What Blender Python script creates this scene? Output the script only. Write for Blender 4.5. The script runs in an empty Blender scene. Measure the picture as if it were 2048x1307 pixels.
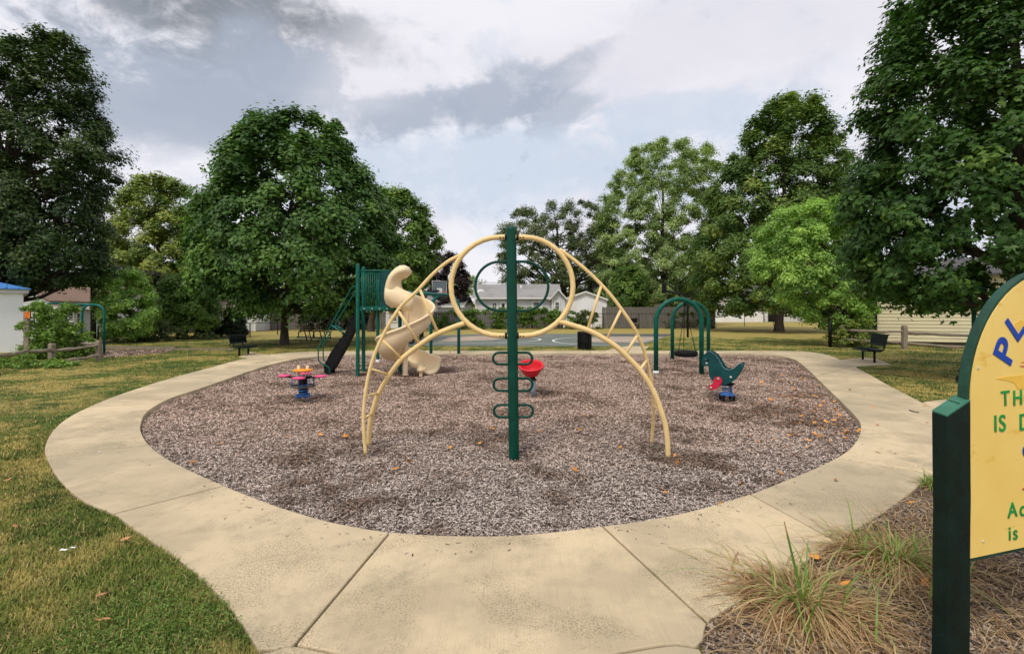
import bpy, bmesh, math, random
import numpy as np
from mathutils import Vector, Matrix
from mathutils.geometry import tessellate_polygon

R = math.radians
rng = np.random.default_rng(7)
random.seed(7)
S = bpy.context.scene
COL = S.collection

# ------------------------------------------------------------------ camera
F = 1000.0            # focal length in pixels of the 2048 px wide photograph
CX, HY, EYE = 1024.0, 622.0, 1.6
cam_d = bpy.data.cameras.new('camera')
cam_d.sensor_width = 36.0
cam_d.lens = 36.0 * F / 2048.0
cam_d.shift_y = -(653.5 - HY) / 2048.0
cam_d.clip_start, cam_d.clip_end = 0.05, 3000.0
cam = bpy.data.objects.new('camera', cam_d)
cam.location = (0, 0, EYE)
cam.rotation_euler = (R(90), 0, 0)
COL.objects.link(cam)
S.camera = cam
S.render.resolution_x, S.render.resolution_y = 1024, 653

# ------------------------------------------------------------------ sky, sun, exposure
SUN_EL, SUN_AZ = 56.0, 207.0      # azimuth clockwise from +Y, where the light comes from
world = bpy.data.worlds.new('World')
S.world = world
world.use_nodes = True


def build_sky():
    nt = world.node_tree
    N, L = nt.nodes, nt.links
    N.clear()
    out = N.new('ShaderNodeOutputWorld')
    bg = N.new('ShaderNodeBackground')
    bg.inputs['Strength'].default_value = 0.1
    sky = N.new('ShaderNodeTexSky')
    sky.sky_type = 'NISHITA'
    sky.sun_disc = False
    sky.sun_elevation = R(SUN_EL)
    sky.sun_rotation = R(SUN_AZ)
    sky.air_density, sky.dust_density, sky.ozone_density = 1.0, 2.0, 1.0
    tc = N.new('ShaderNodeTexCoord')

    def math_(op, a, b=None, c=None, clamp=False):
        n = N.new('ShaderNodeMath'); n.operation = op; n.use_clamp = clamp
        for i, v in enumerate((a, b, c)):
            if v is None: continue
            if isinstance(v, (int, float)): n.inputs[i].default_value = v
            else: L.new(v, n.inputs[i])
        return n.outputs[0]

    def noise(scale, detail, rough, zs, off=(0, 0, 0), dist=0.0):
        mp = N.new('ShaderNodeMapping')
        mp.inputs['Scale'].default_value = (1, 1, zs)
        mp.inputs['Location'].default_value = off
        L.new(tc.outputs['Generated'], mp.inputs['Vector'])
        n = N.new('ShaderNodeTexNoise')
        n.inputs['Scale'].default_value = scale
        n.inputs['Detail'].default_value = detail
        n.inputs['Roughness'].default_value = rough
        n.inputs['Distortion'].default_value = dist
        L.new(mp.outputs[0], n.inputs['Vector'])
        return n.outputs['Fac']

    def ramp(v, lo, hi):
        n = N.new('ShaderNodeMapRange'); n.interpolation_type = 'SMOOTHSTEP'
        n.inputs['From Min'].default_value = lo; n.inputs['From Max'].default_value = hi
        L.new(v, n.inputs['Value'])
        return n.outputs['Result']

    def mix(f, a, b):
        n = N.new('ShaderNodeMix'); n.data_type = 'RGBA'; n.clamp_factor = True
        if isinstance(f, (int, float)): n.inputs['Factor'].default_value = f
        else: L.new(f, n.inputs['Factor'])
        for s, v in ((n.inputs[6], a), (n.inputs[7], b)):
            if isinstance(v, tuple): s.default_value = (*v, 1)
            else: L.new(v, s)
        return n.outputs[2]

    def bank(px, py, rx, ry, tilt=0.0):
        """an elliptical cloud bank round a direction of the sky; noise breaks its edge"""
        d = Vector(((px - CX) / F, 1.0, (HY - py) / F)).normalized()
        e1 = Vector((d.y, -d.x, 0)).normalized()
        e2 = e1.cross(d).normalized()
        c, s = math.cos(R(tilt)), math.sin(R(tilt))
        e1, e2 = e1 * c + e2 * s, e2 * c - e1 * s
        def dot(v, k):
            n = N.new('ShaderNodeVectorMath'); n.operation = 'DOT_PRODUCT'
            L.new(tc.outputs['Generated'], n.inputs[0]); n.inputs[1].default_value = v * k
            return n.outputs['Value']
        a, b, f = dot(e1, F / rx), dot(e2, F / ry), dot(d, 1.0)
        q = math_('ADD', math_('MULTIPLY', a, a), math_('MULTIPLY', b, b))
        g = math_('EXPONENT', math_('MULTIPLY', q, -1.0))
        return math_('MULTIPLY', g, math_('GREATER_THAN', f, 0.0))

    big = noise(2.2, 5, 0.55, 2.2, (3.1, 0.4, 1.7), 0.3)
    fine = noise(6.0, 9, 0.62, 1.8, (0.3, 5.2, 2.2), 0.35)
    wisp = noise(15.0, 9, 0.66, 1.4, (4.3, 1.2, 0.2), 0.4)
    # veil: how much grey-blue shows through the white overcast
    white, lav, blue, grey, dark = (6.5, 6.35, 6.7), (5.7, 5.55, 6.0), (4.25, 4.85, 5.7), (2.95, 3.3, 3.95), (1.85, 1.98, 2.2)
    base = mix(ramp(big, 0.40, 0.66), white, lav)
    base = mix(math_('MULTIPLY', ramp(fine, 0.46, 0.66), 0.45), base, blue)
    edge = math_('ADD', math_('MULTIPLY', math_('SUBTRACT', fine, 0.5), 2.6), math_('MULTIPLY', math_('SUBTRACT', wisp, 0.5), 1.9))
    def lay(col, b, amount, lo=0.26, hi=0.74, e=0.85):
        m = ramp(math_('ADD', b, math_('MULTIPLY', edge, e * 0.62)), lo, hi)
        return math_('MULTIPLY', m, amount), col
    banks = [
        lay(blue, bank(960, 330, 620, 110, 0), 0.85, 0.2, 0.9),
        lay(grey, bank(330, 215, 250, 100, 5), 0.90),
        lay(grey, bank(470, 175, 180, 75, 15), 0.75),
        lay(dark, bank(470, 10, 230, 85, 0), 1.0, 0.15, 0.95, 1.1),
        lay(grey, bank(505, 90, 70, 60, 60), 0.8, 0.15, 0.9, 1.2),
        lay(grey, bank(600, 150, 85, 62, 40), 0.80),
        lay(grey, bank(800, 235, 140, 50, 12), 0.85),
        lay(grey, bank(1010, 195, 140, 52, 22), 0.88),
        lay(grey, bank(1130, 150, 120, 36, 32), 0.75),
        lay(grey, bank(1120, 215, 85, 45, 0), 0.75),
        lay(blue, bank(1330, 235, 200, 50, 0), 0.65),
        lay(lav, bank(1500, 60, 350, 80, 0), 0.6),
        lay(white, bank(330, 330, 190, 45, 0), 0.6, 0.1, 1.1),
        lay(white, bank(760, 120, 170, 80, 40), 0.45, 0.1, 1.2),
    ]
    for m, c in banks:
        base = mix(m, base, c)
    # broad, even clouding behind and beside the frame goes on with the same noises
    tot = mix(0.93, sky.outputs[0], base)
    L.new(tot, bg.inputs['Color'])
    L.new(bg.outputs[0], out.inputs['Surface'])


build_sky()
sun_d = bpy.data.lights.new('sun', 'SUN')
sun_d.energy = 1.5
sun_d.angle = R(12)
sun_d.color = (1.0, 0.93, 0.80)
sun = bpy.data.objects.new('sun', sun_d)
a, e = R(SUN_AZ), R(SUN_EL)
sdir = Vector((math.sin(a) * math.cos(e), math.cos(a) * math.cos(e), math.sin(e)))
sun.rotation_euler = sdir.to_track_quat('Z', 'Y').to_euler()
sun.location = sdir * 40
COL.objects.link(sun)
S.view_settings.view_transform = 'Standard'
S.view_settings.look = 'None'
S.view_settings.exposure = 0.55
S.view_settings.gamma = 1.0
S.view_settings.use_curve_mapping = False
S.cycles.max_bounces = 6
S.cycles.transparent_max_bounces = 8


# ------------------------------------------------------------------ where things stand
def P(px, py, Y):
    """point at depth Y seen at that place of the photograph"""
    return Vector(((px - CX) / F * Y, Y, EYE - (py - HY) / F * Y))


def G(px, py, z=0.0):
    """point of the level z seen at that place of the photograph"""
    return P(px, py, F * (EYE - z) / (py - HY))


def gd(py, z=0.0):
    return F * (EYE - z) / (py - HY)


PIT = -0.07


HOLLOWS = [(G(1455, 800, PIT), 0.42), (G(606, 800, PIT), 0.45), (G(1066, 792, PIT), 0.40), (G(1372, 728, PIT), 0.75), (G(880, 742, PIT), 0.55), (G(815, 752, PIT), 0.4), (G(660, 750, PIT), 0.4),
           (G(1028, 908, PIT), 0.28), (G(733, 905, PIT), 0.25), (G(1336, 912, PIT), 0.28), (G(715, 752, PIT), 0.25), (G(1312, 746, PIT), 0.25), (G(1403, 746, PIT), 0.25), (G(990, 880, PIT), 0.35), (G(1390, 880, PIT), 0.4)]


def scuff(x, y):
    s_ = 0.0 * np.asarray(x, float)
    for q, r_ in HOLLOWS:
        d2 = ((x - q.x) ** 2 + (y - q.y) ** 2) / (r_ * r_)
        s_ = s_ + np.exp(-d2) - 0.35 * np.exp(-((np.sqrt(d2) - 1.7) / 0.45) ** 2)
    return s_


def pit_h(x, y):
    return -0.045 * np.clip(scuff(x, y), -0.5, 1.0) + PIT + 0.012 * np.sin(1.7 * x + 0.6 * y) + 0.010 * np.sin(2.9 * y - 1.1 * x) + 0.008 * np.sin(4.1 * x + 2.0 * y + 1.0)


def in_poly(x, y, poly):
    x, y = np.asarray(x), np.asarray(y)
    ins = np.zeros(x.shape, bool)
    n = len(poly)
    for i in range(n):
        x0, y0 = poly[i][0], poly[i][1]
        x1, y1 = poly[(i + 1) % n][0], poly[(i + 1) % n][1]
        if y0 == y1: continue
        c = ((y0 > y) != (y1 > y)) & (x < (x1 - x0) * (y - y0) / (y1 - y0) + x0)
        ins ^= c
    return ins


# ------------------------------------------------------------------ materials
class NB:
    def __init__(s, name):
        s.m = bpy.data.materials.new(name); s.m.use_nodes = True
        s.t = s.m.node_tree; s.N = s.t.nodes; s.L = s.t.links
        s.b = s.N['Principled BSDF']; s.out = s.N['Material Output']
        s.pos = s.N.new('ShaderNodeNewGeometry').outputs['Position']
        s.obj = s.N.new('ShaderNodeTexCoord').outputs['Object']

    def put(s, sock, v):
        if isinstance(v, (int, float)): sock.default_value = v
        elif isinstance(v, tuple): sock.default_value = (*v, 1) if len(v) == 3 and sock.type == 'RGBA' else v
        else: s.L.new(v, sock)

    def noise(s, vec, scale, detail=4, rough=0.55, stretch=None, dist=0.0):
        if stretch:
            mp = s.N.new('ShaderNodeMapping'); mp.inputs['Scale'].default_value = stretch
            s.L.new(vec, mp.inputs['Vector']); vec = mp.outputs[0]
        n = s.N.new('ShaderNodeTexNoise')
        n.inputs['Scale'].default_value = scale; n.inputs['Detail'].default_value = detail
        n.inputs['Roughness'].default_value = rough; n.inputs['Distortion'].default_value = dist
        s.L.new(vec, n.inputs['Vector'])
        return n.outputs['Fac']

    def ramp(s, v, lo, hi, a=0.0, b=1.0):
        n = s.N.new('ShaderNodeMapRange'); n.interpolation_type = 'SMOOTHSTEP'
        for k, x in (('From Min', lo), ('From Max', hi), ('To Min', a), ('To Max', b)): n.inputs[k].default_value = x
        s.L.new(v, n.inputs['Value'])
        return n.outputs['Result']

    def mix(s, f, a, b, mode='MIX'):
        n = s.N.new('ShaderNodeMix'); n.data_type = 'RGBA'; n.blend_type = mode; n.clamp_factor = True
        s.put(n.inputs['Factor'], f); s.put(n.inputs[6], a); s.put(n.inputs[7], b)
        return n.outputs[2]

    def math(s, op, a, b=0.0):
        n = s.N.new('ShaderNodeMath'); n.operation = op
        s.put(n.inputs[0], a); s.put(n.inputs[1], b)
        return n.outputs[0]

    def attr(s, name, out='Fac'):
        n = s.N.new('ShaderNodeAttribute'); n.attribute_name = name
        return n.outputs[out]

    def bump(s, h, dist, strength=1.0):
        n = s.N.new('ShaderNodeBump'); n.inputs['Distance'].default_value = dist; n.inputs['Strength'].default_value = strength
        s.L.new(h, n.inputs['Height']); s.L.new(n.outputs[0], s.b.inputs['Normal'])

    def sep(s, v):
        n = s.N.new('ShaderNodeSeparateXYZ'); s.L.new(v, n.inputs[0]); return n.outputs

    def done(s, col, rough=0.6, metal=0.0, spec=0.5):
        s.put(s.b.inputs['Base Color'], col); s.put(s.b.inputs['Roughness'], rough)
        s.b.inputs['Metallic'].default_value = metal; s.b.inputs['Specular IOR Level'].default_value = spec
        return s.m


def paint(name, col, rough=0.4, var=0.18, bump=0.0006, chip=None, scale=6.0, spec=0.22):
    n = NB(name)
    k = n.noise(n.pos, scale, 5, 0.6)
    lo = tuple(c * (1 - var) for c in col); hi = tuple(min(1, c * (1 + var)) for c in col)
    c = n.mix(n.ramp(k, 0.3, 0.7), lo, hi)
    if chip:
        w = n.noise(n.pos, scale * 9, 3, 0.6)
        c = n.mix(n.ramp(w, 0.69, 0.73), c, chip)
    n.bump(n.noise(n.pos, scale * 12, 3), bump)
    return n.done(c, n.ramp(n.noise(n.pos, scale * 2, 3), 0.3, 0.7, rough - 0.07, rough + 0.12), spec=spec)


def wood(name, a, b, dark, scale=1.0, vec=(30, 30, 2.0)):
    n = NB(name)
    g = n.noise(n.pos, 1.0 * scale, 6, 0.65, vec, 0.4)
    c = n.mix(n.ramp(g, 0.3, 0.7), a, b)
    g2 = n.noise(n.pos, 2.5 * scale, 5, 0.7, vec)
    c = n.mix(n.ramp(g2, 0.55, 0.72, 0, 0.8), c, dark)
    n.bump(g, 0.006)
    return n.done(c, 0.85, spec=0.2)


def leafmat(name, lo, mid, hi, trans=0.28, rough=0.5):
    n = NB(name)
    r = n.attr('tint')
    c = n.mix(n.ramp(r, 0.0, 0.5), lo, mid)
    c = n.mix(n.ramp(r, 0.5, 1.0), c, hi)
    n.done(c, rough, spec=0.28)
    tr = n.N.new('ShaderNodeBsdfTranslucent')
    n.L.new(n.mix(1.0, c, (1.5, 1.7, 0.7), 'MULTIPLY'), tr.inputs['Color'])
    ms = n.N.new('ShaderNodeMixShader'); ms.inputs[0].default_value = trans
    n.L.new(n.b.outputs[0], ms.inputs[1]); n.L.new(tr.outputs[0], ms.inputs[2])
    n.L.new(ms.outputs[0], n.out.inputs['Surface'])
    return n.m


def mat_lawn(blade=False):
    n = NB('grass_blades' if blade else 'lawn')
    p1 = n.noise(n.pos, 0.55, 5, 0.6)
    p2 = n.noise(n.pos, 2.3, 4, 0.65)
    y = n.sep(n.pos)[1]
    far = n.ramp(y, 27.0, 44.0, 0, 0.42)
    dry = n.math('ADD', n.math('ADD', n.math('MULTIPLY', p1, 0.62), n.math('MULTIPLY', p2, 0.40)), far)
    d = n.ramp(dry, 0.45, 0.61)
    g = n.mix(n.ramp(n.noise(n.pos, 5.0, 3), 0.35, 0.65), (0.060, 0.125, 0.018), (0.135, 0.185, 0.032))
    g = n.mix(n.ramp(n.noise(n.pos, 1.35, 5, 0.65), 0.46, 0.62, 0.0, 0.8), g, (0.030, 0.070, 0.014))
    c = n.mix(d, g, (0.49, 0.385, 0.122))
    if blade:
        t = n.attr('tint')
        c = n.mix(n.ramp(t, 0.0, 1.0, 0.0, 0.5), c, (0.25, 0.265, 0.065))
        c = n.mix(n.ramp(t, 0.86, 0.92), c, (0.50, 0.37, 0.16))
    else:
        f = n.noise(n.pos, 38.0, 4, 0.7)
        c = n.mix(n.ramp(f, 0.35, 0.65, 0.0, 0.5), c, (0.050, 0.066, 0.016))
        f2 = n.noise(n.pos, 9.0, 4, 0.7, (1, 0.5, 1))
        c = n.mix(n.ramp(f2, 0.5, 0.75, 0.0, 0.4), c, (0.32, 0.25, 0.075))
        n.bump(f, 0.04)
    return n.done(c, 0.8, spec=0.15)


def mat_mulch(name='mulch', chip=False, warm=0.0):
    n = NB(name)
    p = n.noise(n.pos, 0.75, 5, 0.62, (1, 0.75, 1), 0.2)
    p2 = n.noise(n.pos, 2.6, 4, 0.6)
    patch = n.ramp(n.math('ADD', n.math('MULTIPLY', p, 0.65), n.math('MULTIPLY', p2, 0.4)), 0.50, 0.64)
    y = n.sep(n.pos)[1]
    red = n.ramp(n.math('ADD', y, n.math('MULTIPLY', n.noise(n.pos, 0.5, 3), 3.0)), 5.5, 10.0, 0.15, 0.85)
    if chip:
        t = n.attr('tint')
        if warm: n.put(red.node.inputs['To Min'], 0.0); n.put(red.node.inputs['To Max'], 0.0)
        lt = (0.40, 0.325, 0.25) if warm else n.mix(red, (0.64, 0.575, 0.53), (0.76, 0.585, 0.485))
        md = (0.21, 0.155, 0.11) if warm else n.mix(red, (0.39, 0.33, 0.29), (0.56, 0.385, 0.30))
        c = n.mix(n.ramp(t, 0.06, 0.38), (0.05, 0.036, 0.027), md)
        c = n.mix(n.ramp(t, 0.45, 0.95), c, lt)
        dk = n.mix(n.ramp(t, 0.2, 1.0), (0.030, 0.020, 0.014), (0.24, 0.125, 0.062))
        c = n.mix(n.math('MULTIPLY', patch, 0.72), c, dk)
    else:
        v = n.N.new('ShaderNodeTexVoronoi'); v.inputs['Scale'].default_value = 42
        mp = n.N.new('ShaderNodeMapping'); mp.inputs['Scale'].default_value = (1, 0.6, 1); n.L.new(n.pos, mp.inputs['Vector']); n.L.new(mp.outputs[0], v.inputs['Vector'])
        f = n.sep(v.outputs['Color'])[0]
        c = n.mix(f, (0.05, 0.036, 0.028), n.mix(red, (0.27, 0.235, 0.21), (0.33, 0.235, 0.175)))
        c = n.mix(n.math('MULTIPLY', patch, 0.7), c, (0.05, 0.032, 0.02))
        n.bump(v.outputs['Distance'], 0.02)
    return n.done(c, 0.9, spec=0.12)


def mat_concrete():
    n = NB('concrete')
    big = n.noise(n.pos, 0.8, 5, 0.6)
    med = n.noise(n.pos, 4.5, 6, 0.7)
    fin = n.noise(n.pos, 90.0, 6, 0.82)
    c = n.mix(n.ramp(big, 0.40, 0.60), (0.49, 0.40, 0.265), (0.67, 0.54, 0.35))
    c = n.mix(n.ramp(med, 0.50, 0.72, 0, 0.5), c, (0.36, 0.31, 0.20))
    oi = n.N.new('ShaderNodeObjectInfo').outputs['Random']
    c = n.mix(n.ramp(oi, 0.0, 1.0, 0.0, 0.45), c, (0.43, 0.36, 0.25))
    c = n.mix(n.ramp(n.noise(n.pos, 1.3, 6, 0.7, None, 0.6), 0.54, 0.72, 0, 0.55), c, (0.34, 0.29, 0.20))
    st = n.math('MULTIPLY', n.ramp(fin, 0.48, 0.60), n.ramp(n.noise(n.pos, 1.1, 5, 0.65, None, 0.4), 0.47, 0.60))
    c = n.mix(n.math('MULTIPLY', st, 0.85), c, (0.17, 0.145, 0.09))
    br = n.noise(n.pos, 1.0, 3, 0.6, (160, 3, 3))
    c = n.mix(n.math('MULTIPLY', n.ramp(br, 0.5, 0.7), 0.22), c, (0.30, 0.25, 0.17))
    n.bump(n.math('ADD', fin, n.math('MULTIPLY', br, 0.8)), 0.0035)
    return n.done(c, 0.85, spec=0.25)


def mat_siding(name, col, dirt=(0.3, 0.28, 0.24)):
    n = NB(name)
    k = n.noise(n.pos, 0.9, 5, 0.6)
    c = n.mix(n.ramp(k, 0.4, 0.75, 0, 0.35), col, dirt)
    k2 = n.noise(n.pos, 3.0, 4, 0.6, (1, 1, 9))
    c = n.mix(n.ramp(k2, 0.5, 0.75, 0, 0.18), c, dirt)
    return n.done(c, 0.55, spec=0.3)


def mat_shingle(name, a, b):
    n = NB(name)
    v = n.noise(n.pos, 9, 3, 0.7, (1, 1, 3))
    k = n.noise(n.pos, 0.6, 4)
    c = n.mix(n.ramp(v, 0.3, 0.7), a, b)
    c = n.mix(n.ramp(k, 0.45, 0.7, 0, 0.4), c, tuple(x * 0.6 for x in a))
    n.bump(v, 0.01)
    return n.done(c, 0.9, spec=0.15)


M = {}
M['lawn'] = mat_lawn(); M['blades'] = mat_lawn(True)
M['mulch'] = mat_mulch(); M['chips'] = mat_mulch('mulch_chips', True)
M['bedchips'] = mat_mulch('bed_mulch_chips', True, 1.0)
M['concrete'] = mat_concrete()
M['joint'] = paint('joint_dirt', (0.06, 0.05, 0.035), 0.95)
M['green'] = paint('green_enamel', (0.0015, 0.052, 0.034), 0.35, 0.15, chip=None)
M['swing_green'] = paint('swing_green_enamel', (0.002, 0.092, 0.063), 0.35)
M['teal'] = paint('teal_enamel', (0.006, 0.13, 0.112), 0.35)
M['tower_green'] = paint('tower_green_enamel', (0.0025, 0.100, 0.072), 0.35)
M['darkgreen'] = paint('dark_green_panel', (0.005, 0.058, 0.060), 0.5)
M['cream_steel'] = paint('cream_enamel', (0.82, 0.61, 0.285), 0.38, 0.07)
M['cream_plastic'] = paint('cream_plastic', (0.85, 0.68, 0.435), 0.45, 0.06, scale=2.0)
M['black'] = paint('black_steel', (0.006, 0.0065, 0.007), 0.45, 0.4)
M['rubber'] = paint('black_rubber', (0.006, 0.006, 0.0065), 0.6, 0.3)
M['benchgreen'] = paint('dark_bench_coating', (0.008, 0.020, 0.019), 0.5, 0.3)
M['red'] = paint('red_plastic', (0.62, 0.022, 0.035), 0.4, 0.08)
M['crimson'] = paint('crimson_panel', (0.56, 0.02, 0.055), 0.45, 0.1)
M['pink'] = paint('pink_plastic', (0.80, 0.10, 0.27), 0.4, 0.08)
M['orange'] = paint('orange_plastic', (0.85, 0.33, 0.03), 0.4, 0.08)
M['blue'] = paint('blue_enamel', (0.045, 0.15, 0.42), 0.4, 0.25)
M['galv'] = paint('galvanised_steel', (0.30, 0.35, 0.42), 0.45, 0.2)
M['steel'] = paint('bolt_steel', (0.55, 0.53, 0.48), 0.35, 0.15)
M['grey_brown'] = paint('worn_ring_coating', (0.10, 0.09, 0.065), 0.6, 0.3)
M['white'] = paint('white_trim', (0.78, 0.78, 0.76), 0.5, 0.05)
M['white_block'] = mat_siding('white_painted_block', (0.88, 0.90, 0.90), (0.74, 0.77, 0.74))
M['glass'] = paint('dark_window_glass', (0.02, 0.024, 0.028), 0.08, 0.3)
M['clear'] = paint('backboard_acrylic', (0.16, 0.20, 0.23), 0.15, 0.1)
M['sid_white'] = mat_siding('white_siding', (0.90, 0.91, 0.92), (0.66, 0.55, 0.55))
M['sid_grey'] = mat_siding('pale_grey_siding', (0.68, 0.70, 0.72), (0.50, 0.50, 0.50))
M['sid_yellow'] = mat_siding('cream_yellow_siding', (0.68, 0.61, 0.40), (0.48, 0.43, 0.30))
M['sid_tan'] = mat_siding('tan_siding', (0.72, 0.52, 0.28), (0.5, 0.4, 0.25))
M['shing_grey'] = mat_shingle('grey_shingle', (0.26, 0.255, 0.255), (0.36, 0.35, 0.35))
M['shing_brown'] = mat_shingle('brown_shingle', (0.24, 0.165, 0.13), (0.34, 0.24, 0.19))
M['shing_dark'] = mat_shingle('dark_shingle', (0.07, 0.07, 0.075), (0.12, 0.115, 0.115))
M['blue_roof'] = paint('blue_metal_roof', (0.075, 0.22, 0.53), 0.4, 0.1)
M['rail_wood'] = wood('weathered_rail_wood', (0.20, 0.165, 0.125), (0.30, 0.25, 0.19), (0.06, 0.05, 0.04), 1.0, (8, 8, 8))
M['fence_wood'] = wood('weathered_fence_wood', (0.125, 0.115, 0.105), (0.205, 0.19, 0.172), (0.05, 0.045, 0.04), 1.0, (14, 14, 0.6))
M['bark'] = wood('bark', (0.045, 0.036, 0.028), (0.095, 0.078, 0.06), (0.015, 0.012, 0.01), 1.0, (9, 9, 2))
M['bark_pale'] = wood('pale_bark', (0.15, 0.115, 0.085), (0.22, 0.17, 0.125), (0.05, 0.04, 0.03), 1.0, (9, 9, 2))
M['court'] = paint('court_green_asphalt', (0.145, 0.168, 0.148), 0.8, 0.15, scale=1.0)
M['court_tan'] = paint('court_tan_paint', (0.40, 0.315, 0.25), 0.8, 0.12, scale=1.0)
M['asphalt'] = paint('grey_asphalt', (0.10, 0.10, 0.105), 0.9, 0.2, scale=1.0)
M['line'] = paint('white_court_line', (0.70, 0.72, 0.70), 0.7, 0.1)
M['sign_post'] = paint('green_timber_paint', (0.0022, 0.012, 0.008), 0.6, 0.4, 0.002, (0.015, 0.045, 0.034), scale=9.0)
M['sign_edge'] = paint('green_board_paint', (0.016, 0.060, 0.040), 0.55, 0.25, 0.001, scale=9.0)
M['sign_top_lit'] = paint('toplit_green_timber_paint', (0.04, 0.145, 0.098), 0.6, 0.25, 0.002, (0.01, 0.05, 0.035), scale=9.0)  # post green made lighter: skylight on the cut top, put into the colour
M['leaf_orange'] = paint('dry_orange_leaf', (0.62, 0.27, 0.06), 0.8, 0.45, scale=3.0)
M['leaf_tan'] = paint('dry_tan_leaf', (0.42, 0.22, 0.10), 0.8, 0.4, scale=3.0)
M['wire'] = paint('cable_black', (0.03, 0.03, 0.035), 0.6)


def mat_sign():
    n = NB('yellow_sign_paint')
    k = n.noise(n.pos, 3.0, 4)
    c = n.mix(n.ramp(k, 0.35, 0.7), (0.95, 0.685, 0.19), (0.91, 0.63, 0.165))
    s = n.noise(n.pos, 5.5, 3, 0.6, (1, 1, 2.2))
    c = n.mix(n.ramp(s, 0.62, 0.72, 0, 0.6), c, (0.80, 0.42, 0.03))
    s = n.noise(n.pos, 40, 3, 0.6, (1, 1, 0.6))
    c = n.mix(n.ramp(s, 0.70, 0.74, 0, 0.35), c, (0.4, 0.26, 0.08))
    return n.done(c, 0.45)


M['sign_yellow'] = mat_sign()
M['smear'] = paint('fresh_yellow_overpaint', (0.87, 0.54, 0.085), 0.4, 0.08)
M['letter_blue'] = paint('blue_lettering', (0.008, 0.055, 0.40), 0.4, 0.1)
M['letter_green'] = paint('green_lettering', (0.015, 0.29, 0.065), 0.4, 0.15)
M['letter_red'] = paint('faded_red_lettering', (0.55, 0.14, 0.10), 0.5, 0.2)
M['sign_orange'] = paint('orange_sign', (0.75, 0.20, 0.035), 0.6, 0.1)

LM = {
    'oak': leafmat('dark_oak_leaf', (0.025, 0.053, 0.014), (0.050, 0.089, 0.023), (0.111, 0.158, 0.042)),
    'ash': leafmat('ash_leaf', (0.038, 0.095, 0.018), (0.081, 0.169, 0.032), (0.200, 0.331, 0.072)),
    'mid': leafmat('mid_green_leaf', (0.067, 0.136, 0.025), (0.132, 0.232, 0.043), (0.267, 0.370, 0.078)),
    'yellowgreen': leafmat('yellow_green_leaf', (0.101, 0.167, 0.036), (0.236, 0.302, 0.063), (0.439, 0.448, 0.110)),
    'pale': leafmat('pale_green_leaf', (0.158, 0.236, 0.074), (0.283, 0.374, 0.139), (0.471, 0.560, 0.240)),
    'linden': leafmat('linden_leaf', (0.051, 0.110, 0.022), (0.112, 0.187, 0.039), (0.293, 0.349, 0.080)),
    'bright': leafmat('bright_green_leaf', (0.164, 0.295, 0.061), (0.320, 0.506, 0.111), (0.604, 0.754, 0.198)),
    'maple': leafmat('maple_leaf', (0.030, 0.081, 0.013), (0.056, 0.131, 0.022), (0.129, 0.221, 0.037)),
    'purple': leafmat('purple_leaf', (0.018, 0.010, 0.012), (0.034, 0.019, 0.020), (0.060, 0.038, 0.032)),
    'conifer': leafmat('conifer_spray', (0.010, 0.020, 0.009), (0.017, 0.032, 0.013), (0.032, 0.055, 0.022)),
    'vine': leafmat('vine_leaf', (0.069, 0.145, 0.025), (0.171, 0.290, 0.048), (0.361, 0.493, 0.089)),
    'dullgreen': leafmat('grey_green_leaf', (0.060, 0.091, 0.032), (0.122, 0.158, 0.058), (0.217, 0.256, 0.104)),
    'sedge': leafmat('sedge_blade', (0.26, 0.135, 0.060), (0.56, 0.40, 0.21), (0.14, 0.26, 0.042), 0.2),
    'clover': leafmat('clover_leaf', (0.075, 0.145, 0.026), (0.15, 0.24, 0.045), (0.24, 0.34, 0.075)),
}


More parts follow.
